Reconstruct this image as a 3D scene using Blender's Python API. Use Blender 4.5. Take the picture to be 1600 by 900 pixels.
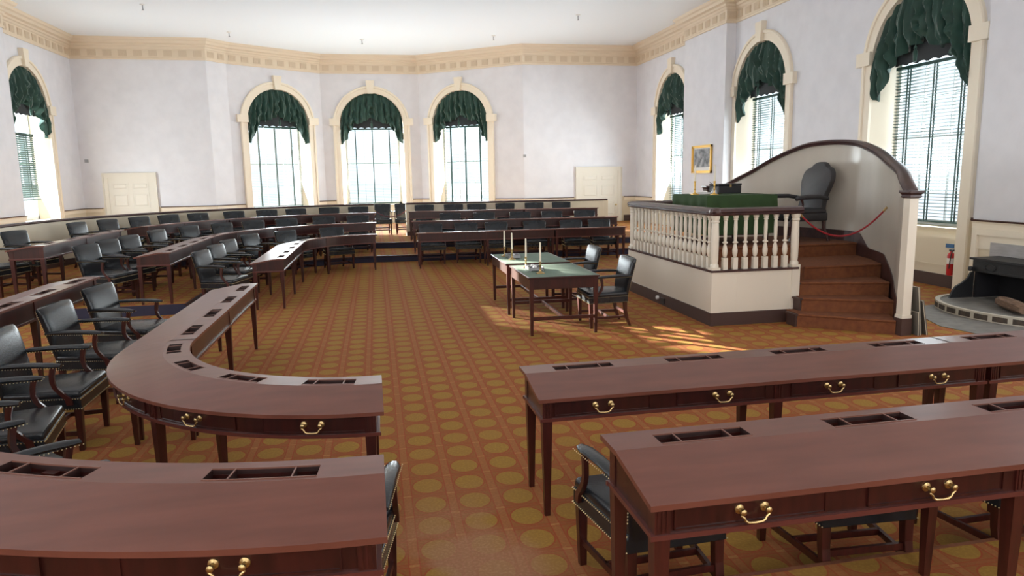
import bpy, bmesh, math, random
from mathutils import Vector, Matrix
random.seed(7)
PI = math.pi
sc = bpy.context.scene
for o in list(bpy.data.objects): bpy.data.objects.remove(o)

# ------------------------------------------------------------------ camera, world, lights, exposure
CAM_F = 1105.704
CX, CY0, CY1 = -.03, 5.93, 14.93          # centres of the curved rows: near and far
def cam_setup():
    R = Vector((.98197874, -.18823629, -.01687759)); U = Vector((.04568905, .14979228, .98766127))
    B = R.cross(U)
    cd = bpy.data.cameras.new('camera'); c = bpy.data.objects.new('camera', cd)
    sc.collection.objects.link(c)
    m = Matrix(((R.x, U.x, B.x, 0), (R.y, U.y, B.y, 0), (R.z, U.z, B.z, 2.066), (0, 0, 0, 1)))
    c.matrix_world = m
    cd.sensor_width = 36; cd.lens = CAM_F * 36 / 1600; cd.clip_start = .05; cd.clip_end = 300
    sc.camera = c
cam_setup()
sc.view_settings.view_transform = 'Standard'; sc.view_settings.look = 'None'
sc.view_settings.gamma = 1; sc.view_settings.use_curve_mapping = False
sc.view_settings.exposure = 0.18
sc.cycles.use_denoising = True
sc.cycles.max_bounces = 8; sc.cycles.diffuse_bounces = 5; sc.cycles.glossy_bounces = 3
sc.cycles.transparent_max_bounces = 12
sc.cycles.sample_clamp_indirect = 6
w = bpy.data.worlds.new('world'); sc.world = w; w.use_nodes = True
bg = w.node_tree.nodes['Background']
bg.inputs[0].default_value = (.80, .93, 1.0, 1); bg.inputs[1].default_value = 1.25
def area(name, loc, direction, sx, sy, power, col=(1, 1, 1)):
    l = bpy.data.lights.new(name, 'AREA'); l.shape = 'RECTANGLE'; l.size = sx; l.size_y = sy
    l.energy = power; l.color = col
    o = bpy.data.objects.new(name, l); sc.collection.objects.link(o); o.location = loc
    o.rotation_euler = Vector(direction).to_track_quat('-Z', 'Y').to_euler()
    return o
def sun():
    l = bpy.data.lights.new('sun', 'SUN'); l.energy = 50; l.angle = math.radians(.6); l.color = (1, .93, .8)
    o = bpy.data.objects.new('sun', l); sc.collection.objects.link(o)
    el = math.radians(10.4); d = Vector((.6866, -.7270, 0)) * math.cos(el); d.z = -math.sin(el)
    o.rotation_euler = d.to_track_quat('-Z', 'Y').to_euler()
sun()
# added fill lamps on the side and north walls, standing in for unseen windows
for yy in (-1, 4.6, 10.2): area('left_fill_light', (-9.3, yy, 3.3), (1, 0, .15), 2.2, 3.8, 190, (.93, .97, 1))
area('right_fill_light', (9.6, 6.0, 3.3), (-1, 0, .15), 2.2, 3.8, 150, (.93, .97, 1))
area('right_fill_light', (9.6, -1.0, 3.3), (-1, 0, .15), 2.2, 3.8, 150, (.93, .97, 1))
for xx in (-5, 0, 5): area('north_fill_light', (xx, -4.7, 3.6), (0, 1, .1), 2.4, 3.8, 150, (1, .97, .93))
# bright overcast daylight just outside the windows in view
for x, y, dx, dy, p in ((-3.345, 27.49, .56, -.83, 600), (-.02, 28.53, 0, -1, 600), (3.28, 27.41, -.61, -.79, 600), (9.73, 22.5, -1, 0, 600), (9.73, 17.0, -1, 0, 330), (9.73, 11.61, -1, 0, 230), (-9.45, 22.5, 1, 0, 650)):
    area('sky_daylight', (x - dx*.75, y - dy*.75, 2.9), (dx, dy, .32), 2.3, 4.6, p, (.88, .96, 1))

# ------------------------------------------------------------------ materials
def mat(name, col, rough=.6, metal=0., spec=.5, noise=None, coat=0., bump=None, sheen=0.):
    m = bpy.data.materials.new(name); m.use_nodes = True
    nt = m.node_tree; b = nt.nodes['Principled BSDF']
    b.inputs['Base Color'].default_value = (*col, 1); b.inputs['Roughness'].default_value = rough
    b.inputs['Metallic'].default_value = metal; b.inputs['Specular IOR Level'].default_value = spec
    b.inputs['Coat Weight'].default_value = coat; b.inputs['Coat Roughness'].default_value = .15
    if sheen: b.inputs['Sheen Weight'].default_value = sheen; b.inputs['Sheen Roughness'].default_value = .4
    tc = nt.nodes.new('ShaderNodeTexCoord')
    if noise:
        col2, scale, stretch = noise
        mp = nt.nodes.new('ShaderNodeMapping'); mp.inputs['Scale'].default_value = stretch
        n = nt.nodes.new('ShaderNodeTexNoise'); n.inputs['Scale'].default_value = scale; n.inputs['Detail'].default_value = 5
        r = nt.nodes.new('ShaderNodeValToRGB'); r.color_ramp.elements[0].position = .35; r.color_ramp.elements[1].position = .7
        r.color_ramp.elements[0].color = (*col, 1); r.color_ramp.elements[1].color = (*col2, 1)
        nt.links.new(tc.outputs['Object'], mp.inputs[0]); nt.links.new(mp.outputs[0], n.inputs[0])
        nt.links.new(n.outputs[0], r.inputs[0]); nt.links.new(r.outputs[0], b.inputs['Base Color'])
    if bump:
        scale, strength = bump
        n = nt.nodes.new('ShaderNodeTexNoise'); n.inputs['Scale'].default_value = scale; n.inputs['Detail'].default_value = 4
        bp = nt.nodes.new('ShaderNodeBump'); bp.inputs['Strength'].default_value = strength; bp.inputs['Distance'].default_value = .01
        nt.links.new(tc.outputs['Object'], n.inputs[0]); nt.links.new(n.outputs[0], bp.inputs['Height'])
        nt.links.new(bp.outputs[0], b.inputs['Normal'])
    return m
M = {}
M['wall'] = mat('wall_plaster', (.755, .76, .80), .8, noise=((.705, .71, .75), 2.5, (1, 1, 1)), bump=(18, .12))
M['ceil'] = mat('ceiling_plaster', (.85, .90, .94), .85, bump=(10, .1))
M['dado'] = mat('dado_paint', (.70, .62, .47), .5)
M['trim'] = mat('trim_paint', (.84, .76, .62), .5)
M['cornice'] = mat('cornice_paint', (.76, .65, .50), .55)
M['flute'] = mat('cornice_block_paint', (.68, .565, .42), .6)
M['cap'] = mat('dark_rail_wood', (.045, .022, .022), .3, noise=((.075, .035, .032), 9, (1, 1, 1)))
M['base'] = mat('baseboard_brown', (.062, .032, .026), .5)
M['riser'] = mat('navy_riser', (.022, .02, .045), .8)
M['top'] = mat('mahogany_top_painted_sheen', (.150, .050, .033), .30, noise=((.112, .036, .023), 2.5, (1, 5, 1)), coat=.05)  # same wood as the sides; gloss painted in as a lighter base colour
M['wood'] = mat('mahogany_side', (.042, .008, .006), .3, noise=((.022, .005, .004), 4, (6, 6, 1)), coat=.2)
M['leg'] = mat('mahogany_leg', (.060, .012, .009), .30, noise=((.030, .007, .005), 5, (8, 8, 1)), coat=.15)
M['mould'] = mat('mahogany_moulding', (.10, .026, .020), .3, coat=.2)
M['stairc'] = mat('stair_carpet', (.20, .068, .022), .92, noise=((.14, .042, .016), 14, (1, 1, 1)), bump=(120, .3))
M['door'] = mat('door_paint', (.72, .685, .60), .45)
M['tray'] = mat('tray_interior', (.022, .007, .006), .5)
M['rim'] = mat('tray_rim', (.16, .07, .05), .35)
M['leather'] = mat('dark_blue_leather', (.0075, .010, .0135), .27, bump=(60, .12), noise=((.014, .018, .023), 5, (1, 1, 1)))
M['leather2'] = mat('throne_leather', (.035, .033, .036), .45, bump=(50, .2))
M['brass'] = mat('brass', (.52, .38, .18), .36, 1.)
M['nail'] = mat('brass_nail', (.80, .66, .36), .35, .8)
M['drape'] = mat('green_velvet', (.008, .044, .031), .6, sheen=.35, noise=((.013, .060, .043), 6, (1, 1, 1)))
M['blind'] = mat('dark_green_slat', (.008, .052, .040), .45)
M['pelmet'] = mat('charcoal_pelmet', (.02, .024, .028), .7)
M['felt'] = mat('grey_green_felt', (.135, .20, .15), .8, noise=((.16, .23, .18), 8, (1, 1, 1)))
M['gcloth'] = mat('green_baize_cloth', (.022, .052, .014), .9, noise=((.030, .066, .018), 7, (1, 1, 1)))
M['cream'] = mat('cream_paint', (.74, .68, .57), .4)
M['swoop'] = mat('glossy_cream_panel', (.56, .51, .43), .25, noise=((.52, .47, .40), 3, (1, 1, .2)))
M['candle'] = mat('ivory_candle', (.85, .80, .65), .4)
M['pewter'] = mat('pewter', (.35, .36, .38), .35, .7)
M['paper'] = mat('white_paper', (.8, .8, .78), .7)
M['rope'] = mat('red_velvet_rope', (.30, .012, .02), .6)
M['rope2'] = mat('dark_velvet_rope', (.12, .012, .02), .6)
M['iron'] = mat('cast_iron', (.030, .032, .036), .5, .4, bump=(40, .5))
M['soot'] = mat('firebox_soot', (.010, .010, .014), .85)
M['stone'] = mat('hearth_stone', (.20, .19, .17), .75, noise=((.14, .13, .12), 6, (1, 1, 1)))
M['brick'] = mat('dark_brick', (.10, .075, .055), .8, noise=((.05, .04, .035), 20, (1, 1, 1)))
M['mortar'] = mat('white_mortar', (.55, .51, .42), .8)
M['marble'] = mat('grey_marble', (.36, .35, .35), .4, noise=((.45, .44, .44), 5, (1, 1, 4)))
M['gold'] = mat('gilt_frame', (.75, .47, .12), .35, .8)
M['red'] = mat('extinguisher_red', (.55, .02, .025), .3)
M['blue'] = mat('blue_sign', (.03, .12, .28), .5)
M['white'] = mat('white_paint', (.82, .82, .80), .5)
M['black'] = mat('black_box', (.02, .02, .024), .4)
M['board'] = mat('grey_board', (.13, .12, .10), .7)
M['sash'] = mat('sash_paint', (.82, .82, .80), .5)
M['log'] = mat('log_wood', (.24, .15, .10), .8, noise=((.10, .06, .04), 12, (1, 1, 6)))

def glass_mat():
    m = bpy.data.materials.new('window_glass'); m.use_nodes = True; nt = m.node_tree
    nt.nodes.clear(); o = nt.nodes.new('ShaderNodeOutputMaterial')
    mx = nt.nodes.new('ShaderNodeMixShader'); t = nt.nodes.new('ShaderNodeBsdfTransparent'); g = nt.nodes.new('ShaderNodeBsdfGlossy')
    g.inputs['Roughness'].default_value = .02; mx.inputs[0].default_value = .06
    t.inputs[0].default_value = (.97, .99, 1, 1)
    nt.links.new(t.outputs[0], mx.inputs[1]); nt.links.new(g.outputs[0], mx.inputs[2]); nt.links.new(mx.outputs[0], o.inputs[0])
    return m
M['glass'] = glass_mat()

def engraving_mat():
    m = bpy.data.materials.new('grey_engraving'); m.use_nodes = True; nt = m.node_tree; b = nt.nodes['Principled BSDF']
    tc = nt.nodes.new('ShaderNodeTexCoord'); n = nt.nodes.new('ShaderNodeTexNoise'); n.inputs['Scale'].default_value = 6; n.inputs['Detail'].default_value = 6
    r = nt.nodes.new('ShaderNodeValToRGB'); r.color_ramp.elements[0].position = .35; r.color_ramp.elements[1].position = .68
    r.color_ramp.elements[0].color = (.05, .06, .07, 1); r.color_ramp.elements[1].color = (.42, .43, .45, 1)
    nt.links.new(tc.outputs['Object'], n.inputs[0]); nt.links.new(n.outputs[0], r.inputs[0]); nt.links.new(r.outputs[0], b.inputs['Base Color'])
    return m
M['engraving'] = engraving_mat()

def carpet_mat():
    m = bpy.data.materials.new('medallion_carpet'); m.use_nodes = True; nt = m.node_tree; b = nt.nodes['Principled BSDF']
    b.inputs['Roughness'].default_value = .9; b.inputs['Specular IOR Level'].default_value = .15
    N, L = nt.nodes.new, nt.links.new
    geo = N('ShaderNodeNewGeometry'); sep = N('ShaderNodeSeparateXYZ'); L(geo.outputs['Position'], sep.inputs[0])
    def mth(op, a, bb=None, c=None):
        n = N('ShaderNodeMath'); n.operation = op
        for i, v in enumerate((a, bb, c)):
            if v is None: continue
            if isinstance(v, (int, float)): n.inputs[i].default_value = v
            else: L(v, n.inputs[i])
        return n.outputs[0]
    p = .2843
    def cell(s, off):                       # signed offset from the medallion centre, in cells (-.5 .. .5)
        a = mth('ADD', mth('DIVIDE', mth('SUBTRACT', s, off), p), .5)
        return mth('SUBTRACT', mth('FRACT', mth('ADD', a, 400.)), .5)
    u = cell(sep.outputs[0], .258); v = cell(sep.outputs[1], 3.721)
    au = mth('ABSOLUTE', u); av = mth('ABSOLUTE', v)
    ue = mth('MULTIPLY', u, 1.12)
    r = mth('SQRT', mth('ADD', mth('MULTIPLY', ue, ue), mth('MULTIPLY', v, v)))
    def below(x, t, soft=.012):
        n = N('ShaderNodeMapRange'); n.interpolation_type = 'SMOOTHSTEP'
        L(x, n.inputs[0]); n.inputs[1].default_value = t - soft; n.inputs[2].default_value = t + soft
        n.inputs[3].default_value = 1; n.inputs[4].default_value = 0
        return n.outputs[0]
    def mix(f, a, bb):
        n = N('ShaderNodeMix'); n.data_type = 'RGBA'; L(f, n.inputs[0])
        for i, c in ((6, a), (7, bb)):
            if isinstance(c, tuple): n.inputs[i].default_value = (*c, 1)
            else: L(c, n.inputs[i])
        return n.outputs[2]
    base = (.300, .112, .034); red = (.330, .060, .026); olive = (.345, .205, .040); stripe = (.345, .135, .048); light = (.43, .20, .070)
    inv = lambda x: mth('SUBTRACT', 1, x)
    c = mix(inv(below(av, .452)), base, (.31, .10, .035))
    c = mix(mth('MULTIPLY', inv(below(av, .43)), below(av, .455)), c, red)
    sx = inv(below(au, .405)); sy = inv(below(av, .455))
    c = mix(sx, c, stripe)
    c = mix(mth('MULTIPLY', inv(below(au, .385)), below(au, .412)), c, red)
    c = mix(mth('MULTIPLY', sx, mth('MULTIPLY', inv(below(av, .435)), below(av, .455))), c, red)
    c = mix(mth('MULTIPLY', sx, sy), c, light)
    c = mix(below(r, .418), c, red)
    c = mix(below(r, .384), c, olive)
    # wear in the aisle, footprints and dust with shapes of their own
    n1 = N('ShaderNodeTexNoise'); n1.inputs['Scale'].default_value = 1.6; n1.inputs['Detail'].default_value = 6; L(geo.outputs['Position'], n1.inputs[0])
    n2 = N('ShaderNodeTexNoise'); n2.inputs['Scale'].default_value = 60; n2.inputs['Detail'].default_value = 3; L(geo.outputs['Position'], n2.inputs[0])
    dx = mth('SUBTRACT', sep.outputs[0], .42); dy = mth('MULTIPLY', mth('SUBTRACT', sep.outputs[1], 3.2), .45)
    dd = mth('SQRT', mth('ADD', mth('MULTIPLY', dx, dx), mth('MULTIPLY', dy, dy)))
    wear = mth('MULTIPLY', below(dd, .45, .3), mth('MULTIPLY', inv(below(n1.outputs[0], .48, .1)), .75))
    c = mix(wear, c, (.42, .25, .16))
    fade = mth('MULTIPLY', inv(below(n1.outputs[0], .5, .2)), .25)
    c = mix(fade, c, (.33, .14, .05))
    c = mix(mth('MULTIPLY', inv(below(n2.outputs[0], .45, .12)), .30), c, (.20, .08, .025))
    L(c, b.inputs['Base Color'])
    bp = N('ShaderNodeBump'); bp.inputs['Strength'].default_value = .3; bp.inputs['Distance'].default_value = .004
    L(n2.outputs[0], bp.inputs['Height']); L(bp.outputs[0], b.inputs['Normal'])
    return m
M['carpet'] = carpet_mat()

# ------------------------------------------------------------------ mesh helpers
class MB:
    def __init__(s): s.v = []; s.f = []; s.mi = []; s.cur = 0; s.T = None
    def add(s, vs, fs):
        o = len(s.v)
        for p in vs:
            p = Vector(p)
            s.v.append(s.T @ p if s.T is not None else p)
        for f in fs: s.f.append([i + o for i in f]); s.mi.append(s.cur)
    def box(s, x0, x1, y0, y1, z0, z1):
        s.add([(x0,y0,z0),(x1,y0,z0),(x1,y1,z0),(x0,y1,z0),(x0,y0,z1),(x1,y0,z1),(x1,y1,z1),(x0,y1,z1)],
              [(3,2,1,0),(4,5,6,7),(0,1,5,4),(1,2,6,5),(2,3,7,6),(3,0,4,7)])
    def loft(s, rings, cap=True, closed=True):
        n = len(rings[0]); vs = [p for r in rings for p in r]; fs = []
        for i in range(len(rings) - 1):
            for j in range(n if closed else n - 1):
                k = (j + 1) % n
                fs.append((i*n+j, i*n+k, (i+1)*n+k, (i+1)*n+j))
        if cap: fs.append(tuple(range(n))[::-1]); fs.append(tuple((len(rings)-1)*n + j for j in range(n)))
        s.add(vs, fs)
    def lathe(s, prof, c=(0,0,0), n=16, cap=True):
        s.loft([[(c[0]+r*math.cos(2*PI*j/n), c[1]+r*math.sin(2*PI*j/n), c[2]+z) for j in range(n)] for r, z in prof], cap)
    def tube(s, pts, r, n=8, cap=True):
        pts = [Vector(p) for p in pts]; rings = []
        rr = r if isinstance(r, (list, tuple)) else [r]*len(pts)
        up = Vector((0,0,1)); prev = None
        for i, p in enumerate(pts):
            d = (pts[min(i+1, len(pts)-1)] - pts[max(i-1, 0)]).normalized()
            if prev is None:
                a = d.cross(up); a = a if a.length > .05 else d.cross(Vector((1,0,0)))
            else: a = prev - d*prev.dot(d)
            a.normalize(); prev = a; b = d.cross(a)
            rings.append([p + a*rr[i]*math.cos(2*PI*j/n) + b*rr[i]*math.sin(2*PI*j/n) for j in range(n)])
        s.loft(rings, cap)
    def bar(s, p0, p1, w0, w1, d0=None, d1=None, side=None):      # tapered square bar between two points
        p0, p1 = Vector(p0), Vector(p1); d = (p1-p0).normalized()
        a = Vector(side) if side else (d.cross(Vector((0,1,0))) if abs(d.y) < .9 else d.cross(Vector((1,0,0))))
        a = (a - d*a.dot(d)).normalized(); b = d.cross(a)
        d0 = w0 if d0 is None else d0; d1 = w1 if d1 is None else d1
        rg = lambda p, w_, h_: [p-a*w_/2-b*h_/2, p+a*w_/2-b*h_/2, p+a*w_/2+b*h_/2, p-a*w_/2+b*h_/2]
        s.loft([rg(p0, w0, d0), rg(p1, w1, d1)])
    def rbox(s, x0, x1, y0, y1, z0, z1, r=.02, seg=2):             # box with bevelled edges
        bm = bmesh.new(); bmesh.ops.create_cube(bm, size=1)
        for v in bm.verts:
            v.co = Vector(((x0+x1)/2 + v.co.x*(x1-x0), (y0+y1)/2 + v.co.y*(y1-y0), (z0+z1)/2 + v.co.z*(z1-z0)))
        bmesh.ops.bevel(bm, geom=bm.edges[:], offset=r, segments=seg, affect='EDGES', profile=.5)
        s.bm(bm)
    def bm(s, bm):
        bm.verts.index_update()
        s.add([v.co.copy() for v in bm.verts], [[v.index for v in f.verts] for f in bm.faces]); bm.free()
    def build(s, name, mats, parent=None, smooth=False):
        me = bpy.data.meshes.new(name); me.from_pydata([tuple(v) for v in s.v], [], s.f)
        for m in (mats if isinstance(mats, (list, tuple)) else [mats]): me.materials.append(m)
        if any(s.mi): me.polygons.foreach_set('material_index', s.mi)
        b = bmesh.new(); b.from_mesh(me); bmesh.ops.recalc_face_normals(b, faces=b.faces[:]); b.to_mesh(me); b.free()
        if smooth:
            me.polygons.foreach_set('use_smooth', [True]*len(me.polygons))
            try: me.set_sharp_from_angle(angle=math.radians(35))
            except Exception: pass
        me.update()
        o = bpy.data.objects.new(name, me); sc.collection.objects.link(o)
        if parent is not None: o.parent = parent
        return o
def tag(o, label=None, cat=None, group=None, kind=None):
    if label: o['label'] = label
    if cat: o['category'] = cat
    if group: o['group'] = group
    if kind: o['kind'] = kind
    return o
def empty(name, loc=(0,0,0), rz=0):
    o = bpy.data.objects.new(name, None); sc.collection.objects.link(o); o.location = loc; o.rotation_euler = (0,0,rz)
    o.empty_display_size = .1
    return o
def struct(o): o['kind'] = 'structure'; return o
def copy_tree(o, kids, parent=None):
    c = o.copy(); sc.collection.objects.link(c)
    if parent is not None: c.parent = parent
    for ch in kids.get(o, []): copy_tree(ch, kids, c)
    return c
def kids_map(root):
    km = {}
    def rec(o):
        km[o] = [c for c in bpy.data.objects if c.parent == o]
        for c in km[o]: rec(c)
    rec(root); return km
def dup(root, loc, rz, label, group=None, km=None):
    c = copy_tree(root, km if km else kids_map(root)); c.location = loc; c.rotation_euler = (0,0,rz)
    c['label'] = label
    if group: c['group'] = group
    return c

# ------------------------------------------------------------------ room shell
XW, XL, YB, YN, ZC, ZCEIL, ZR, T2 = 9.73, -9.45, 25.78, -4.9, 6.03, 6.70, 1.26, .33
T1 = .165
BR = .28
WALL_R = [(XW, YN), (XW, 7.2), (XW-BR, 7.2), (XW-BR, 9.84), (XW, 9.84), (XW, 18.37), (XW-BR, 18.37), (XW-BR, 21.0), (XW, 21.0), (XW, YB)]
WALL_B = [(XW, YB), (5.40, YB), (4.73, 26.30), (1.83, 28.53), (-1.87, 28.53), (-4.82, 26.45), (-5.33, YB), (XL, YB)]
WALL_L = [(XL, YB), (XL, 21.0), (XL+BR, 21.0), (XL+BR, 18.37), (XL, 18.37), (XL, YN)]
WALL_N = [(XL, YN), (XW, YN)]
AZ, AR = 4.12, 1.20                     # spring line and radius of every window arch
def seg_frame(p0, p1):                  # local x along wall, local y outward, z up; the room lies to the left of p0->p1
    d = (Vector((*p1, 0)) - Vector((*p0, 0))); L = d.length; d.normalize()
    n = Vector((d.y, -d.x, 0))
    return Matrix(((d.x, n.x, 0, p0[0]), (d.y, n.y, 0, p0[1]), (0, 0, 1, 0), (0, 0, 0, 1))), L
def wall_seg(mb, p0, p1, openings=()):
    T, L = seg_frame(p0, p1); mb.T = T; x = 0
    def quad(a, b, z0, z1, mi):
        mb.cur = mi; mb.add([(a,0,z0),(b,0,z0),(b,0,z1),(a,0,z1)], [(0,1,2,3)])
    def solid(a, b):
        if b - a < 1e-4: return
        quad(a, b, 0, ZR, 1); quad(a, b, ZR, ZCEIL, 0)
    for c in sorted(openings):
        solid(x, c-AR)
        mb.cur = 0; n = 24
        for i in range(n):
            a0, a1 = PI - PI*i/n, PI - PI*(i+1)/n
            mb.add([(c+AR*math.cos(a0),0,AZ+AR*math.sin(a0)), (c+AR*math.cos(a1),0,AZ+AR*math.sin(a1)), (c+AR*math.cos(a1),0,ZCEIL), (c+AR*math.cos(a0),0,ZCEIL)], [(0,1,2,3)])
        x = c + AR
    solid(x, L); mb.T = None
def wall(name, pts, ops):
    mb = MB()
    for i in range(len(pts)-1): wall_seg(mb, pts[i], pts[i+1], ops.get(i, ()))
    struct(mb.build(name, [M['wall'], M['dado']]))
# walls run so that the room is on the left-hand side
wall('wall_right', WALL_R, {4: (11.61-9.84, 17.0-9.84), 8: (22.5-21.0,)})
LB = lambda i: (Vector(WALL_B[i+1])-Vector(WALL_B[i])).length
wall('wall_back', WALL_B, {2: (LB(2)/2,), 3: (LB(3)/2,), 4: (LB(4)/2,)})
wall('wall_left', WALL_L, {0: (YB-22.5,)})
wall('wall_north', WALL_N, {})
PERIM = WALL_R + WALL_B[1:] + WALL_L[1:]
# ceiling
mb = MB(); pts = PERIM[:-1] + [(XL, YN)]
mb.add([(x, y, ZCEIL) for x, y in pts], [tuple(range(len(pts)))])
mb.add([(x*1.02, y*1.01, ZCEIL+.2) for x, y in pts], [tuple(range(len(pts)))]); struct(mb.build('ceiling', M['ceil']))

def sweep_poly(mb, pts, prof, closed=False, z=0):   # prof: (inset into the room, z); room on the left
    P = [Vector((*p, 0)) for p in pts]; rings = []
    for i, p in enumerate(P):
        d0 = (P[i]-P[i-1]).normalized() if i > 0 else None
        d1 = (P[i+1]-P[i]).normalized() if i < len(P)-1 else None
        if d0 is None: d0 = d1
        if d1 is None: d1 = d0
        n0 = Vector((-d0.y, d0.x, 0)); n1 = Vector((-d1.y, d1.x, 0)); m = (n0+n1).normalized()
        k = 1/max(.3, m.dot(n0))
        rings.append([p + m*k*a + Vector((0,0,zz+z)) for a, zz in prof])
    mb.loft(rings, cap=True, closed=True)
mb = MB()
sweep_poly(mb, PERIM, [(0,6.03),(.035,6.03),(.04,6.075),(.02,6.10),(.02,6.36),(.05,6.385),(.07,6.43),(.11,6.45),(.12,6.50),(.20,6.53),(.22,6.60),(.27,6.63),(.30,6.70),(0,6.70)])
cor = struct(mb.build('trim_1', M['cornice']))
mb = MB()
for i in range(len(PERIM)-1):
    T, L = seg_frame(PERIM[i], PERIM[i+1]); mb.T = T
    n = max(1, round((L-.1)/.43)); st = L/n
    for k in range(n):
        c = st*(k+.5)
        if L < .5 and k > 0: continue
        for j in range(5):
            x = c - .10 + j*.05
            mb.box(x-.017, x+.017, -.045, -.015, 6.15, 6.31)
        mb.box(c-.13, c+.13, -.034, -.018, 6.135, 6.33)
mb.T = None
mb.build('fluted_block', M['flute'], cor)

# chair rail (dark cap over a cream moulding) and baseboard, broken at windows and doors
WIN = []      # (centre, outward angle transform, length offset)
def runs(pts, gaps):
    out = []
    for i in range(len(pts)-1):
        p0, p1 = Vector(pts[i]), Vector(pts[i+1]); L = (p1-p0).length; d = (p1-p0)/L; x = 0
        for a, b in sorted(gaps.get(i, ())):
            if a - x > .02: out.append((p0+d*x, p0+d*a))
            x = b
        if L - x > .02: out.append((p0+d*x, p1))
    return out
G = AR + .28
gR = {4: [(11.61-9.84-G, 11.61-9.84+G), (17.0-9.84-G, 17.0-9.84+G)], 8: [(1.5-G, 1.5+G)]}
gB = {0: [(XW-9.25, XW-7.28)], 2: [(LB(2)/2-G, LB(2)/2+G)], 3: [(LB(3)/2-G, LB(3)/2+G)], 4: [(LB(4)/2-G, LB(4)/2+G)], 6: [(-5.33+7.10, -5.33+8.9)]}
gL = {0: [(YB-22.5-G, YB-22.5+G)]}
def rail_and_base(idx, pts, gaps, zb, side):
    a, c, b = MB(), MB(), MB()
    for p, q in runs(pts, gaps):
        sweep_poly(a, [p, q], [(0,1.235),(.05,1.235),(.06,1.262),(0,1.262)])
        sweep_poly(c, [p, q], [(0,1.12),(.018,1.12),(.025,1.20),(.04,1.235),(0,1.235)])
        sweep_poly(b, [p, q], [(0,zb),(.03,zb),(.03,zb+.20),(.02,zb+.22),(0,zb+.22)])
    r = struct(a.build('trim_%d' % idx, M['cap'])); c.build('rail_moulding', M['trim'], r)
    struct(b.build('baseboard_%s' % side, M['base']))
rail_and_base(2, WALL_R, gR, 0, 'right'); rail_and_base(3, WALL_B, gB, T2, 'back'); rail_and_base(4, WALL_L, gL, T2, 'left')

# floors: the level centre and the two raised tiers
def upath(R, sl=0., xr=9.73, yfar=11.8, n=20):     # far half of the U, from the passage to the right end
    P = [(CX-R, yfar)]
    for k in range(n+1):
        a = PI - (PI/2)*k/n; P.append((CX+R*math.cos(a), CY1+R*math.sin(a)))
    P.append((xr, CY1+R+sl*(xr-CX))); return P
def upath_near(R, sl=0., xr=9.73, ynear=9.0, n=20):
    P = [(CX-R, ynear)]
    for k in range(n+1):
        a = PI + (PI/2)*k/n; P.append((CX+R*math.cos(a), CY0+R*math.sin(a)))
    P.append((xr, CY0-R+sl*(xr-CX))); return P
mb = MB(); mb.add([(x, y, 0) for x, y in ((-9.6,-5),(9.9,-5),(9.9,29),(-9.6,29))], [(0,1,2,3)])
mb.add([(x, y, -.2) for x, y in ((-9.6,-5),(9.9,-5),(9.9,29),(-9.6,29))], [(0,1,2,3)])
struct(mb.build('floor', M['carpet']))
def tier(name, path, outer, z0, z1):
    mb = MB(); poly = path + outer
    mb.cur = 0; mb.add([(x, y, z1) for x, y in poly], [tuple(range(len(poly)))])
    mb.cur = 1
    for i in range(len(path)-1):
        (xa, ya), (xb, yb) = path[i], path[i+1]
        mb.add([(xa,ya,z0),(xb,yb,z0),(xb,yb,z1-.03),(xa,ya,z1-.03)], [(0,1,2,3)])
    # rounded carpet nosing
    mb.cur = 2
    Pv = [Vector((*p, 0)) for p in path]
    # face normal towards the lower side
    def off(i, d):
        d0 = (Pv[min(i+1,len(Pv)-1)]-Pv[max(i-1,0)]).normalized(); return Pv[i] + Vector((d0.y, -d0.x, 0))*d
    sg = 1 if 'far' in name else -1
    rings = [[off(i, sg*a) + Vector((0,0,zz)) for a, zz in ((-.01,z1-.035),(.02,z1-.03),(.028,z1-.015),(.018,z1+.001),(-.01,z1+.002))] for i in range(len(path))]
    mb.loft(rings)
    mb.cur = 1
    (xa, ya), (xb, yb) = outer[-1], path[0]
    mb.add([(xa,ya,z0),(xb,yb,z0),(xb,yb,z1),(xa,ya,z1)], [(0,1,2,3)])
    return struct(mb.build(name, [M['carpet'], M['riser'], M['cap'] if 'far' in name else M['stairc']]))
S1, S2 = -.06, -.13
tier('floor_far_lower_tier', upath(3.0, S1), [(9.73, 25.78), (-6.85, 25.78), (-6.85, 11.8)], 0, T1)
tier('floor_far_upper_tier', upath(4.88, S2, n=24), [(9.73, 28.6), (-9.45, 28.6), (-9.45, 11.8)], T1, T2)
tier('floor_near_lower_tier', upath_near(3.10, .02, 8.3), [(8.3, -4.9), (-6.85, -4.9), (-6.85, 9.0)], 0, T1)
tier('floor_near_upper_tier', upath_near(4.92, .02, 8.3, n=24), [(8.3, -4.9), (-9.45, -4.9), (-9.45, 9.0)], T1, T2)
mb = MB(); mb.box(-9.45, -6.85, 9.0, 11.8, 0, T2); struct(mb.build('floor_passage_landing', [M['carpet']]))

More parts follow.
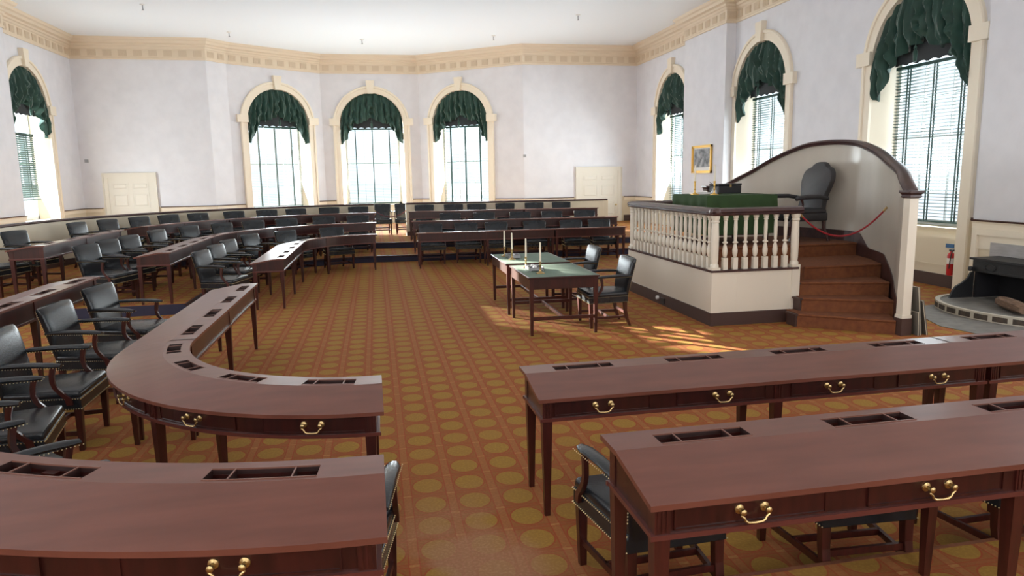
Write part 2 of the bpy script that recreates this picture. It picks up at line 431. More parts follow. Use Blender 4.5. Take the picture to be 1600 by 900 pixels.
# ------------------------------------------------------------------ windows
DEP = .46
def window(idx, p0, p1, c, blind, drape_lab, blind_lab):
    T, L = seg_frame(p0, p1); T = T @ Matrix.Translation((c, 0, 0))
    root = struct(empty('window_%d' % idx)); root.matrix_world = T
    A, zs = AR, 1.05
    B_ = A - .17                       # half width at the sash (splayed reveal)
    def arch(r, z, y, n=24, x0=0):
        return [(-r, y, zs)] + [(r*math.cos(PI-PI*k/n), y, z + r*math.sin(PI-PI*k/n)) for k in range(n+1)] + [(r, y, zs)]
    m = MB(); m.loft([arch(A, AZ, 0), arch(B_, AZ, DEP)], cap=False, closed=False); m.build('reveal', M['trim'], root)
    m = MB()                           # panelled apron under the sill and the stool
    m.box(-A, A, .10, .16, 0, zs-.02); m.box(-A, A, -.0, DEP, zs-.03, zs)
    for sx in (-1, 1): m.box(min(sx*A, sx*(A-.06)), max(sx*A, sx*(A-.06)), .0, .12, 0, zs-.02)
    for a, b in ((-A+.14, -.07), (.07, A-.14)):
        m.box(a, b, .085, .10, .36, .39); m.box(a, b, .085, .10, .93, .96)
        m.box(a, a+.03, .085, .10, .39, .93); m.box(b-.03, b, .085, .10, .39, .93)
    m.build('window_panel', M['dado'], root)
    m = MB(); m.box(-A, A, .07, .10, 0, .22); m.build('window_baseboard', M['base'], root)
    # architrave with moulded outer edge
    m = MB()
    def ring(r, z, y, zb=0): return [(-r, y, zb)] + [(r*math.cos(PI-PI*k/28), y, z + r*math.sin(PI-PI*k/28)) for k in range(29)] + [(r, y, zb)]
    prof = [(A, .0), (A, -.055), (A+.17, -.055), (A+.18, -.085), (A+.24, -.085), (A+.26, -.06), (A+.26, 0)]
    rings = [ring(r, AZ, y) for r, y in prof]
    m.loft([list(t) for t in zip(*rings)], cap=True, closed=False)
    m.build('architrave', M['trim'], root)
    m = MB()
    for s in (-1, 1):
        a, b = sorted((s*(A-.01), s*(A+.38))); m.box(a, b, -.12, 0, AZ-.02, AZ+.24)
    m.build('impost', M['trim'], root)
    m = MB(); m.loft([[(-.11,0,AZ+A-.03),(.11,0,AZ+A-.03),(.16,0,AZ+A+.46),(-.16,0,AZ+A+.46)], [(-.11,-.14,AZ+A-.03),(.11,-.14,AZ+A-.03),(.16,-.14,AZ+A+.46),(-.16,-.14,AZ+A+.46)]])
    m.build('keystone', M['trim'], root)
    # sash frame and glazing bars
    m = MB(); y0, y1 = DEP-.02, DEP+.04
    m.box(-B_, -B_+.07, y0, y1, zs, AZ); m.box(B_-.07, B_, y0, y1, zs, AZ); m.box(-B_, B_, y0, y1, zs, zs+.09)
    m.box(-B_, B_, y0, y1, 2.64, 2.68); m.box(-B_, B_, y0, y1, AZ-.04, AZ+.05)
    for k in (1, 2): x = -B_ + 2*B_*k/3; m.box(x-.007, x+.007, y0+.01, y1-.01, zs, AZ+math.sqrt(max(0, B_*B_-x*x))-.02)
    for z in (1.85, 3.4): m.box(-B_, B_, y0+.01, y1-.01, z-.007, z+.007)
    m.tube([(B_*.98*math.cos(PI-PI*k/24), DEP, AZ+B_*.98*math.sin(PI-PI*k/24)) for k in range(25)], .035, 4)
    m.build('sash', M['sash'], root)
    m = MB(); n = 24; vs = [(-B_, DEP+.01, zs)] + [(B_*math.cos(PI-PI*k/n), DEP+.01, AZ+B_*math.sin(PI-PI*k/n)) for k in range(n+1)] + [(B_, DEP+.01, zs)]
    m.add(vs, [tuple(range(len(vs)))]); m.build('pane', M['glass'], root)
    # venetian blind: a thing of its own
    zt, zb, tilt, hw, ntape = blind
    br = empty('venetian_blind'); br.matrix_world = T
    tag(br, blind_lab, 'blind', 'dark green venetian blinds in the arched windows')
    m = MB(); yb = .36
    z = zt - .06; ct, st_ = math.cos(tilt), math.sin(tilt)
    while z > zb + .05:
        h = .029; dz = h*st_; dy = h*ct
        m.add([(-hw, yb-dy, z-dz), (hw, yb-dy, z-dz), (hw, yb+dy, z+dz), (-hw, yb+dy, z+dz), (-hw, yb-dy, z-dz+.0045), (hw, yb-dy, z-dz+.0045), (hw, yb+dy, z+dz+.0045), (-hw, yb+dy, z+dz+.0045)],
              [(3,2,1,0),(4,5,6,7),(0,1,5,4),(1,2,6,5),(2,3,7,6),(3,0,4,7)])
        z -= .06
    m.build('slats', M['blind'], br)
    m = MB(); m.box(-hw, hw, yb-.03, yb+.03, zb, zb+.03); m.build('bottom_rail', M['blind'], br)
    m = MB(); m.box(-hw, hw, yb-.03, yb+.03, zt-.06, zt); m.build('head_rail', M['blind'], br)
    for k in range(ntape):
        x = -hw + 2*hw*(k+.5)/ntape
        m = MB(); m.box(x-.018, x+.018, yb-.031, yb-.027, zb, zt); m.box(x-.018, x+.018, yb+.027, yb+.031, zb, zt); m.build('tape', M['blind'], br)
    # swagged velvet valance
    dr = empty('swag_curtain'); dr.matrix_world = T
    tag(dr, drape_lab, 'curtain', 'green velvet swags over the arched windows')
    kp = [(-1,3.42),(-.93,3.40),(-.86,3.55),(-.78,3.62),(-.72,3.88),(-.62,3.98),(-.55,4.20),(-.42,4.16),(-.28,4.22),(-.14,4.30),(0,4.42),(.14,4.30),(.28,4.22),(.42,4.16),(.55,4.20),(.62,3.98),(.72,3.88),(.78,3.62),(.86,3.55),(.93,3.40),(1,3.42)]
    def zbot(u):
        for i in range(len(kp)-1):
            if kp[i][0] <= u <= kp[i+1][0]:
                t = (u-kp[i][0])/(kp[i+1][0]-kp[i][0]); return kp[i][1]*(1-t)+kp[i+1][1]*t
        return kp[-1][1]
    rnd = random.Random(idx*13+1); NU, NV = 110, 26
    ph = [rnd.uniform(0, 6.28) for _ in range(6)]
    grid = []
    for j in range(NV+1):
        v = j/NV
        for i in range(NU+1):
            u = -1 + 2*i/NU; zt_ = AZ + math.sqrt(max(0, 1-u*u))*(A-.01); z = zt_*(1-v) + zbot(u)*v
            x = u*(A-.012)
            # folds: pleats fanning from the crown, loose swag creases lower down
            fan = x*(1+.22*(1-v))
            fold = .050*math.sin(fan*25+ph[0]+1.2*math.sin(v*3+ph[1])) + .028*math.sin(fan*43+ph[2]+2*v)
            sw = 0
            for cx_, r_ in ((-.62,.42),(0.,.36),(.62,.42)):
                dd = math.hypot((u-cx_)*1.1, (z-(4.62 if cx_ == 0 else 4.2))*.75)
                sw += .07*math.sin(dd*26+ph[3]+cx_*3)*math.exp(-(dd/r_)**2*1.6)
            depth = .05 + .10*math.sin(PI*min(1, v*1.05))**.7*(1-.3*abs(u)) + fold*(.45+.55*min(1,v*2.5)) + sw*min(1, v*2)
            x += .02*math.sin(z*19+ph[4]+u*5)*v*(1-abs(u)**6)
            x = max(-A+.01, min(A-.01, x))
            grid.append((x, .02-depth+.06, z + (.018*math.sin(u*38+ph[5]) if j == NV else 0)))
    m = MB(); W_ = NU+1
    m.add(grid, [(j*W_+i, j*W_+i+1, (j+1)*W_+i+1, (j+1)*W_+i) for j in range(NV) for i in range(NU)])
    # turned-back lining gives the cloth its thickness
    m.add([(x, y+.02, z) for x, y, z in grid], [(j*W_+i, (j+1)*W_+i, (j+1)*W_+i+1, j*W_+i+1) for j in range(NV) for i in range(NU)])
    m.build('swag', M['drape'], dr, smooth=True)
    m = MB()
    hwp = .80; nn = 24; bot = [(-hwp+2*hwp*k/nn, 4.00+.035*abs(math.sin(k*PI/4))) for k in range(nn+1)]
    for y in (.16, .185): m.add([(x, y, z) for x, z in bot] + [(hwp, y, 4.55), (-hwp, y, 4.55)], [tuple(range(nn+3))])
    m.build('pelmet', M['pelmet'], dr)
    m = MB(); m.lathe([(.012,0),(.03,.01),(.042,.16),(.03,.20),(.018,.215),(.03,.24),(.02,.27),(.006,.29),(.006,.55)], (0,-.09,3.98), 10); m.build('tassel', M['drape'], dr, smooth=True)
    return root
bl = (4.02, 1.10, -.22, .98, 3)
window(1, WALL_R[4], WALL_R[5], 11.61-9.84, bl, 'green velvet swag curtain in the nearest arched window on the right, behind the platform', 'venetian blind with dark slats in the nearest right-hand window, seen over the platform')
window(2, WALL_R[4], WALL_R[5], 17.0-9.84, bl, 'green velvet swag curtain in the middle arched window of the right wall', 'venetian blind in the middle window of the right wall, behind the sweeping rail')
window(3, WALL_R[8], WALL_R[9], 1.5, bl, 'green velvet swag curtain half hidden by the pier that carries the picture', 'venetian blind in the narrow-looking window left of the framed picture')
window(4, WALL_B[2], WALL_B[3], LB(2)/2, (4.02,1.10,.0,.98,3), 'green velvet swag curtain in the right-hand window of the bay', 'venetian blind in the right-hand window of the bay')
window(5, WALL_B[3], WALL_B[4], LB(3)/2, (4.02,1.10,.0,.98,3), 'green velvet swag curtain in the middle window of the bay', 'venetian blind in the middle window of the bay, above the aisle chairs')
window(6, WALL_B[4], WALL_B[5], LB(4)/2, (4.02,1.10,.0,.98,3), 'green velvet swag curtain in the left-hand window of the bay', 'venetian blind in the left-hand window of the bay')
window(7, WALL_L[0], WALL_L[1], YB-22.5, (3.52,1.62,1.0,.98,2), 'green velvet swag curtain in the left wall window at the edge of the photo', 'venetian blind raised a little above the sill of the left wall window')

# ------------------------------------------------------------------ doors in the back wall
def door(idx, xc, wd, ztop, knob_side):
    root = struct(empty('door_%d' % idx, (xc, YB, T2))); h = ztop - T2; hw = wd/2
    m = MB(); fw = .16
    for s in (-1, 1):
        a, b = sorted((s*(hw-fw), s*(hw-.04))); m.box(a, b, -.05, .0, 0, h); a, b = sorted((s*(hw-.04), s*hw)); m.box(a, b, -.08, 0, 0, h)
    m.box(-hw+fw, hw-fw, -.05, 0, h-fw, h); m.box(-hw+.04, hw-.04, -.08, 0, h-.04, h+.001); m.build('door_frame', M['door'], root)
    dw = hw-fw
    m = MB(); m.box(-dw, dw, -.025, .0, .01, h-fw)
    for (a, b) in ((-dw+.10, -.055), (.055, dw-.10)):
        for z0, z1 in ((.22, .78), (.92, 1.40), (1.50, 1.76)):
            m.box(a, b, -.032, -.025, z0, z0+.02); m.box(a, b, -.032, -.025, z1-.02, z1)
            m.box(a, a+.02, -.032, -.025, z0, z1); m.box(b-.02, b, -.032, -.025, z0, z1)
            m.loft([[(a+.05,-.025,z0+.05),(b-.05,-.025,z0+.05),(b-.05,-.025,z1-.05),(a+.05,-.025,z1-.05)], [(a+.08,-.035,z0+.08),(b-.08,-.035,z0+.08),(b-.08,-.035,z1-.08),(a+.08,-.035,z1-.08)]])
    m.build('door_panel', M['door'], root)
    m = MB(); m.lathe([(.03,0),(.03,.01),(.012,.02),(.012,.04),(.03,.055),(.032,.075),(.02,.09)], (0,0,0), 12)
    k = m.build('door_knob', M['brass'], root); k.rotation_euler = (PI/2,0,0); k.location = (knob_side*(dw-.07), -.025, .62)
door(1, -8.0, 1.66, 2.40, 1); door(2, 8.25, 1.80, 2.37, 1)

# ------------------------------------------------------------------ low partition (bar) behind the rows
BRR, BTOP = 6.92, 1.33
def bar_run(name, pts, lab):
    root = empty(name); tag(root, lab, 'partition', 'cream partitions with a dark cap behind the last row')
    m = MB(); sweep_poly(m, pts, [(0,T2),(.08,T2),(.08,BTOP-.05),(0,BTOP-.05)]); m.build('panel', M['dado'], root)
    m = MB(); sweep_poly(m, pts, [(-.02,BTOP-.05),(.10,BTOP-.05),(.115,BTOP-.03),(.10,BTOP),(-.02,BTOP)]); m.build('cap_rail', M['cap'], root)
    m = MB(); sweep_poly(m, pts, [(.08,T2),(.10,T2),(.10,T2+.13),(.08,T2+.14)]); m.build('skirting', M['base'], root)
    return root
pl = [(CX-.04, CY1+BRR)]
for k in range(1, 31):
    a = PI/2 + (PI/2)*k/30; pl.append((CX+BRR*math.cos(a), CY1+BRR*math.sin(a)))
pl.append((CX-BRR, 11.9))
b1 = bar_run('partition', pl, 'curved cream partition with dark cap behind the left rows')
m = MB(); m.box(CX-.22, CX-.02, CY1+BRR-.10, CY1+BRR+.02, T2, BTOP-.05); m.build('end_post', M['dado'], b1)
b2 = bar_run('partition', [(7.1, 21.35), (.90, 21.88)], 'straight cream partition with dark cap behind the right rows')
m = MB(); m.box(.88, 1.06, 21.78, 21.92, T2, BTOP-.05); m.box(6.95, 7.12, 21.28, 21.42, T2, BTOP-.05); m.build('end_post', M['dado'], b2)

# ------------------------------------------------------------------ desks
HT, HL, W = .82, .76, .52          # back edge height, front edge height, depth
def zprof(wv): return HT if wv <= .17 else HT + (HL-HT)*(wv-.17)/(W-.17)
def line_path(x0, y0, x1, y1, side):
    p0, p1 = Vector((x0,y0,0)), Vector((x1,y1,0)); d = (p1-p0); L = d.length; d /= L
    n = Vector((d.y,-d.x,0))*side
    return (lambda s: (p0+d*s, n)), L, False
def arc_path(cy, R, a0, a1):
    L = R*abs(a1-a0)
    def f(s):
        a = a0 + (a1-a0)*s/L; n = Vector((math.cos(a), math.sin(a), 0)); return Vector((CX, cy, 0)) + n*R, n
    return f, L, True
def desk(path, z0, nb, nd, lab, group, drawers=True, trays=True):
    f, L, curved = path
    mid = f(L/2)[0]; root = empty('writing_desk', (mid.x, mid.y, z0)); tag(root, lab, 'desk', group)
    O = Vector((mid.x, mid.y, 0))
    def P(s, wv, z): p, n = f(s); q = p + n*wv - O; return (q.x, q.y, z)
    td, th = .40, .72
    cs = [L*(k+.5)/nd for k in range(nd)]
    tl = min(.40, L/nd*.52)
    br = {0., L}
    if curved:
        k = 0
        n = max(4, int(L/.12))
        br |= {L*k/n for k in range(n+1)}
    tr = []
    if trays:
        for c in cs: tr.append((c-tl/2, c+tl/2)); br |= {c-tl/2, c+tl/2}
    br = sorted(br); br = [b for i, b in enumerate(br) if i == 0 or b-br[i-1] > 1e-4]
    ws = [-.015, .045, .145, .17, W+.015]
    m = MB()
    intr = lambda a, b: any(t0-1e-4 <= a and b <= t1+1e-4 for t0, t1 in tr)
    for i in range(len(br)-1):
        a, b = br[i], br[i+1]; ea = a - (.015 if i == 0 else 0); eb = b + (.015 if i == len(br)-2 else 0)
        for j in range(4):
            if j == 1 and intr(a, b): continue
            w0, w1 = ws[j], ws[j+1]
            for dz, flip in ((0, False), (-.022, True)):
                q = [P(ea,w0,zprof(w0)+dz), P(eb,w0,zprof(w0)+dz), P(eb,w1,zprof(w1)+dz), P(ea,w1,zprof(w1)+dz)]
                m.add(q, [(0,1,2,3)])
        for wv in (ws[0], ws[-1]): m.add([P(ea,wv,zprof(wv)), P(eb,wv,zprof(wv)), P(eb,wv,zprof(wv)-.022), P(ea,wv,zprof(wv)-.022)], [(0,1,2,3)])
    for s in (-.015, L+.015):
        m.add([P(s,wv,zprof(wv)) for wv in ws] + [P(s,wv,zprof(wv)-.022) for wv in ws[::-1]], [tuple(range(10))])
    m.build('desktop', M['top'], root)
    for t0, t1 in tr:
        t = MB(); t.cur = 0; n = 4 if curved else 1; ss = [t0+(t1-t0)*k/n for k in range(n+1)]
        zt, zb, wa, wb = HT, HT-.038, .045, .145
        for i in range(n):
            a, b = ss[i], ss[i+1]
            t.add([P(a,wa,zb),P(b,wa,zb),P(b,wb,zb),P(a,wb,zb)], [(0,1,2,3)])
            t.add([P(a,wa,zb),P(b,wa,zb),P(b,wa,zt),P(a,wa,zt)], [(0,1,2,3)])
            t.add([P(a,wb,zb),P(b,wb,zb),P(b,wb,zt),P(a,wb,zt)], [(0,1,2,3)])
        for s in (t0, t1): t.add([P(s,wa,zb),P(s,wb,zb),P(s,wb,zt),P(s,wa,zt)], [(0,1,2,3)])
        def strip(a, b, w0, w1, z1, z2):
            t.add([P(a,w0,z1),P(b,w0,z1),P(b,w1,z1),P(a,w1,z1),P(a,w0,z2),P(b,w0,z2),P(b,w1,z2),P(a,w1,z2)], [(3,2,1,0),(4,5,6,7),(0,1,5,4),(1,2,6,5),(2,3,7,6),(3,0,4,7)])
        t.cur = 1
        for s in (t0+(t1-t0)*.22, t0+(t1-t0)*.78):
            t.cur = 0; strip(s-.003, s+.003, wa, wb, zb, zt-.003); t.cur = 1; strip(s-.003, s+.003, wa, wb, zt-.003, zt+.001)
        for i in range(n):
            strip(ss[i], ss[i+1], wa-.004, wa+.002, zt-.004, zt+.0025); strip(ss[i], ss[i+1], wb-.002, wb+.004, zt-.004, zt+.0025)
        t.build('inkwell_tray', [M['tray'], M['rim']], root)
    # apron
    zb = .615; wi, wo = .028, W-.028; ss = [.02 + (L-.04)*k/(max(1, len(br)-1) if curved else 1) for k in range((max(1, len(br)-1) if curved else 1)+1)]
    m = MB()
    for w0, w1 in ((wi, wi+.02), (wo-.02, wo)):
        m.loft([[P(s,w0,zb),P(s,w1,zb),P(s,w1,zprof(w1)-.022),P(s,w0,zprof(w0)-.022)] for s in ss])
    for s in (ss[0], ss[-1]):
        s2 = s + (.02 if s == ss[0] else -.02)
        m.add([P(s,wi,zb),P(s,wo,zb),P(s,wo,zprof(wo)-.022),P(s,.17,HT-.022),P(s,wi,HT-.022),P(s2,wi,zb),P(s2,wo,zb),P(s2,wo,zprof(wo)-.022),P(s2,.17,HT-.022),P(s2,wi,HT-.022)],
              [(0,1,2,3,4),(9,8,7,6,5),(0,5,6,1),(1,6,7,2),(2,7,8,3),(3,8,9,4),(4,9,5,0)])
    m.loft([[P(s,wi,zb),P(s,wo,zb),P(s,wo,zb+.01),P(s,wi,zb+.01)] for s in ss])     # dust board
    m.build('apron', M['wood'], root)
    m = MB()
    e = [-.0] + ss[1:-1] + [L+.0]
    for w0, w1 in ((wi-.014, wi), (wo, wo+.014)): m.loft([[P(s,w0,zb-.008),P(s,w1,zb-.008),P(s,w1,zb+.012),P(s,w0,zb+.012)] for s in e])
    for s0, s1 in ((.005, .02), (L-.02, L-.005)): m.loft([[P(s,wi,zb-.008),P(s,wo,zb-.008),P(s,wo,zb+.012),P(s,wi,zb+.012)] for s in (s0, s1)])
    m.build('moulding', M['mould'], root)
    # legs at the bay boundaries, both sides
    for k in range(nb+1):
        s = min(max(L*k/nb, .045), L-.045)
        for wv, zt in ((wi+.022, HT-.022), (wo-.022, zprof(wo)-.024)):
            p, n = f(s); d = Vector((n.y,-n.x,0)); c = p + n*wv - O
            m = MB(); sq = lambda h_, z: [c-n*h_-d*h_+Vector((0,0,z)), c+n*h_-d*h_+Vector((0,0,z)), c+n*h_+d*h_+Vector((0,0,z)), c-n*h_+d*h_+Vector((0,0,z))]
            m.loft([sq(.0165, 0), sq(.030, zb-.02), sq(.030, zt)])
            if drawers and wv > .2:
                for q in (-.017, 0, .017):
                    cc = c + n*.031 + d*q; m.bar(cc+Vector((0,0,zb+.02)), cc+Vector((0,0,zt-.01)), .008, .008, .006, .006, side=d)
            m.build('leg', M['leg'], root)
    if drawers:
        pitch = L/nd
        for c in cs:
            sc_ = (f(c)[0] + f(c)[1]*W)
            hw = min(.30, pitch*.38)
            m = MB(); n = 5 if curved else 1
            def seg(a, b, z1, z2, o0, o1): m.loft([[P(a+(b-a)*k/n,o0,z1),P(a+(b-a)*k/n,o1,z1),P(a+(b-a)*k/n,o1,z2),P(a+(b-a)*k/n,o0,z2)] for k in range(n+1)])
            seg(c-hw, c+hw, .642, .728, wo-.001, wo+.004)
            for z in (.638, .726): seg(c-hw-.006, c+hw+.006, z, z+.006, wo-.001, wo+.010)
            for a in (c-hw-.006, c+hw): seg(a, a+.006, .638, .732, wo-.001, wo+.010)
            dr = m.build('drawer', M['wood'], root)
            # bail handle
            p, nrm = f(c); d = Vector((nrm.y,-nrm.x,0)); base = p + nrm*(wo+.004) - O + Vector((0,0,.690))
            m = MB()
            for s_ in (-1, 1):
                q = base + d*s_*.05
                m.tube([q, q+nrm*.004, q+nrm*.008, q+nrm*.02, q+nrm*.026], [.019,.018,.008,.008,.012], 10)
                m.tube([q+nrm*.024, q+nrm*.036, q+nrm*.040], [.012,.012,.005], 8)
            pts = [(-.05,0),(-.056,-.014),(-.044,-.024),(-.040,-.034),(-.028,-.042),(0,-.044),(.028,-.042),(.040,-.034),(.044,-.024),(.056,-.014),(.05,0)]
            m.tube([base + d*a + nrm*.03 + Vector((0,0,b)) for a, b in pts], .0048, 6)
            m.build('handle', M['brass'], dr, smooth=True)
    return root
GD = 'mahogany writing desks set in curved rows'
F1 = CY1; N1 = CY0; X0 = CX
# first row, near left (curve and straight piece)
desk(arc_path(N1, 1.46, 1.5*PI, PI), 0, 2, 4, 'curved mahogany desk with brass handles in the near left foreground of the open floor', GD)
desk(line_path(X0-1.46, N1+.004, X0-1.46, 9.06, -1), 0, 2, 4, 'straight mahogany desk continuing the near left curve towards the passage', GD)
# first row right, nearest to the open floor
desk(line_path(.90, 4.46, 4.05, 4.50, 1), 0, 2, 4, 'long mahogany desk with four brass handles right of the aisle, in front of the stairs', GD)
desk(line_path(4.06, 4.50, 7.2, 4.58, 1), 0, 2, 4, 'mahogany desk cut off by the right edge, joined to the long front desk', GD)
# second row, nearest the camera
desk(arc_path(N1, 3.22, 1.5*PI, 1.25*PI), T1, 2, 3, 'curved mahogany desk filling the bottom left corner', GD)
desk(arc_path(N1, 3.22, 1.25*PI-.002, PI), T1, 2, 3, 'curved mahogany desk outside the bottom left corner, meeting the side piece', GD, drawers=False)
desk(line_path(X0-3.22, N1+.004, X0-3.22, 9.02, -1), T1, 2, 4, 'mahogany desk at the left edge behind the three near armchairs', GD, drawers=False)
desk(line_path(.90, 2.72, 4.05, 2.76, 1), T1, 2, 4, 'mahogany desk in the bottom right corner with armchairs pushed beneath', GD)
# far left bank
desk(line_path(X0-1.46, 11.82, X0-1.46, F1-.004, -1), 0, 2, 4, 'straight desk of the front far left row, pale sheen on its top', GD, drawers=False)
desk(arc_path(F1, 1.46, PI, PI/2), 0, 2, 3, 'curved desk of the front far left row, ending at the centre aisle', GD, drawers=False)
desk(line_path(X0-3.17, 11.84, X0-3.17, F1-.004, -1), T1, 2, 4, 'straight desk of the second far left row, its end facing the passage', GD, drawers=False)
desk(arc_path(F1, 3.17, PI, .75*PI), T1, 2, 3, 'desk forming the bend of the second far left row', GD, drawers=False)
desk(arc_path(F1, 3.17, .75*PI-.002, PI/2), T1, 2, 3, 'curved desk of the second far left row beside the centre aisle', GD, drawers=False)
desk(line_path(X0-4.95, 11.86, X0-4.95, 15.3, -1), T2, 2, 4, 'back row desk nearest the left wall, standing alone before the gap', GD, drawers=False)
desk(arc_path(F1, 4.95, PI-.28, PI-.78), T2, 2, 3, 'back left row desk whose red end faces the gap', GD, drawers=False)
desk(arc_path(F1, 4.95, PI-.782, PI/2), T2, 4, 5, 'long curved desk of the back left row ending at the centre aisle', GD, drawers=False)
# far right bank
desk(line_path(.90, 16.30, 4.15, 16.33, -1), 0, 2, 4, 'front desk of the far right bank beside the centre aisle', GD, drawers=False)
desk(line_path(4.16, 16.33, 5.93, 16.35, -1), 0, 1, 2, 'front desk of the far right bank next to the platform', GD, drawers=False)
desk(line_path(.88, 18.12, 4.12, 17.88, -1), T1, 2, 4, 'second row desk of the far right bank beside the centre aisle', GD, drawers=False)
desk(line_path(4.13, 17.88, 6.2, 17.73, -1), T1, 1, 2, 'second row desk of the far right bank at its right end', GD, drawers=False)
desk(line_path(.88, 20.0, 4.1, 19.66, -1), T2, 2, 4, 'back row desk of the far right bank beside the centre aisle', GD, drawers=False)
desk(line_path(4.11, 19.66, 6.2, 19.43, -1), T2, 1, 2, 'back row desk of the far right bank at its right end', GD, drawers=False)

# ------------------------------------------------------------------ armchairs
def armchair():
    root = empty('armchair'); root['category'] = 'armchair'
    # seat: trapezoid, wider in front; facing +X
    def ring(z, o, oz=0): return [(-.27-o,-.255-o,z), (.30+o,-.32-o,z), (.30+o,.32+o,z), (-.27-o,.255+o,z)]
    bm = bmesh.new()
    def hull(r0, r1, bev, seg=3):
        bm = bmesh.new(); vs = [bm.verts.new(p) for p in r0+r1]
        for fc in ((3,2,1,0),(4,5,6,7),(0,1,5,4),(1,2,6,5),(2,3,7,6),(3,0,4,7)): bm.faces.new([vs[i] for i in fc])
        bmesh.ops.bevel(bm, geom=bm.edges[:], offset=bev, segments=seg, affect='EDGES', profile=.5); return bm
    m = MB(); m.bm(hull(ring(.335,0), ring(.435,0), .006, 1)); m.bm(hull(ring(.42,.003), ring(.49,-.002), .028))
    m.loft([[(-.2+.42*i/6, -.22+.44*j/6*(1+.1*i/6), .488+.018*math.sin(PI*i/6)*math.sin(PI*j/6)) for j in range(7)] for i in range(7)], cap=False, closed=False)
    m.build('seat', M['leather'], root, smooth=True)
    # backrest, reclined, lightly curved
    m = MB(); rings = []
    for k, (z, x, hw, th) in enumerate(((.40,-.25,.245,.03),(.50,-.265,.26,.036),(.62,-.285,.272,.04),(.76,-.315,.285,.042),(.87,-.342,.293,.04),(.912,-.355,.294,.034),(.931,-.360,.288,.02))):
        r = []
        for j in range(24):
            a = 2*PI*j/24; ca, sa = math.cos(a), math.sin(a)
            yy = hw*(abs(sa)**.35)*(1 if sa >= 0 else -1); xx = th*(abs(ca)**.6)*(1 if ca >= 0 else -1)
            r.append((x + xx - .02*(1-(yy/hw)**2)*0 , yy, z + (.012*(1-(yy/hw)**2) if z > .9 else 0)))
        rings.append(r)
    m.loft(rings); m.build('backrest', M['leather'], root, smooth=True)
    # brass nails: double row round the seat, single row down the back edges and the arms
    m = MB()
    def bead(p, r=.0052):
        x, y, z = p; m.add([(x+r,y,z),(x-r,y,z),(x,y+r,z),(x,y-r,z),(x,y,z+r),(x,y,z-r)], [(0,2,4),(2,1,4),(1,3,4),(3,0,4),(2,0,5),(1,2,5),(3,1,5),(0,3,5)])
    def lineb(p, q, st=.019):
        p, q = Vector(p), Vector(q); n = max(1, int((q-p).length/st))
        for i in range(n+1): bead(p+(q-p)*i/n)
    for z in (.345, .425):
        lineb((.303,-.32,z), (.303,.32,z)); lineb((.30,-.323,z), (-.27,-.258,z)); lineb((.30,.323,z), (-.27,.258,z))
    for s in (-1, 1): lineb((-.285, s*.262, .50), (-.376, s*.292, .91))
    tag(m.build('nail_trim', M['nail'], root), kind='stuff')
    for s in (-1, 1):
        # padded arm
        m = MB(); rings = []
        for k in range(9):
            t = k/8; x = -.31 + .50*t; yc = s*(.285+.03*t); z = .700 + .012*math.sin(t*PI) - .006*t
            hw = .030 + .012*t if k < 8 else .026; hh = .020 if 0 < k < 8 else .014
            rings.append([(x, yc+hw*math.cos(2*PI*j/12), z+hh*math.sin(2*PI*j/12)) for j in range(12)])
        m.loft(rings); ar = m.build('arm_pad', M['leather'], root, smooth=True)
        m = MB()
        for k in range(24):
            t = k/23; x = -.29 + .48*t
            for q in (-1, 1): xx, yy, zz = x, s*(.285+.03*t) + q*(.030+.012*t), .692 - .006*t; m.add([(xx+.004,yy,zz),(xx-.004,yy,zz),(xx,yy+.004,zz),(xx,yy-.004,zz),(xx,yy,zz+.004),(xx,yy,zz-.004)], [(0,2,4),(2,1,4),(1,3,4),(3,0,4),(2,0,5),(1,2,5),(3,1,5),(0,3,5)])
        tag(m.build('arm_nails', M['nail'], ar), kind='stuff')
        m = MB(); y = s*.317
        pts = [(.135,.688),(.120,.62),(.118,.57),(.135,.52),(.175,.47),(.215,.43),(.225,.38)]
        wd = [.040,.034,.032,.036,.042,.046,.046]
        m.loft([[(x-wd[i]/2, y-.014*s*0-.013, z), (x+wd[i]/2, y-.013, z), (x+wd[i]/2, y+.013, z), (x-wd[i]/2, y+.013, z)] for i, (x, z) in enumerate(pts)])
        m.build('arm_support', M['leg'], root, smooth=True)
    for s in (-1, 1):
        m = MB(); m.bar((.268, s*.285, .34), (.262, s*.282, 0), .052, .036, side=(1,0,0)); m.build('leg', M['leg'], root)
        m = MB(); pts = [(-.235,.36,.048),(-.24,.22,.044),(-.265,.10,.040),(-.31,0,.034)]
        m.loft([[(x-w_/2, s*.225-w_/2, z), (x+w_/2, s*.225-w_/2, z), (x+w_/2, s*.225+w_/2, z), (x-w_/2, s*.225+w_/2, z)] for x, z, w_ in pts]); m.build('leg', M['leg'], root)
    m = MB()
    for s in (-1, 1): m.bar((.262, s*.283, .135), (-.255, s*.225, .135), .020, .020, .034, .034, side=(0,1,0))
    m.bar((0,-.255,.135), (0,.255,.135), .020, .020, .034, .034, side=(1,0,0)); m.bar((-.245,-.225,.19), (-.245,.225,.19), .020, .020, .034, .034, side=(1,0,0))
    m.build('stretcher', M['leg'], root)
    return root
chair0 = armchair(); KM = kids_map(chair0); used = False
def put_chair(x, y, face, z, label, group):
    global used
    jr = random.uniform(-.05, .05)
    if not used:
        used = True; c = chair0; c.location = (x, y, z); c.rotation_euler = (0, 0, face+jr); c['label'] = label; c['group'] = group
    else: dup(chair0, (x, y, z), face+jr, label, group, KM)
ORD = ['first','second','third','fourth','fifth','sixth','seventh','eighth','ninth','tenth','eleventh','twelfth']
GC = 'dark leather armchairs of the members'
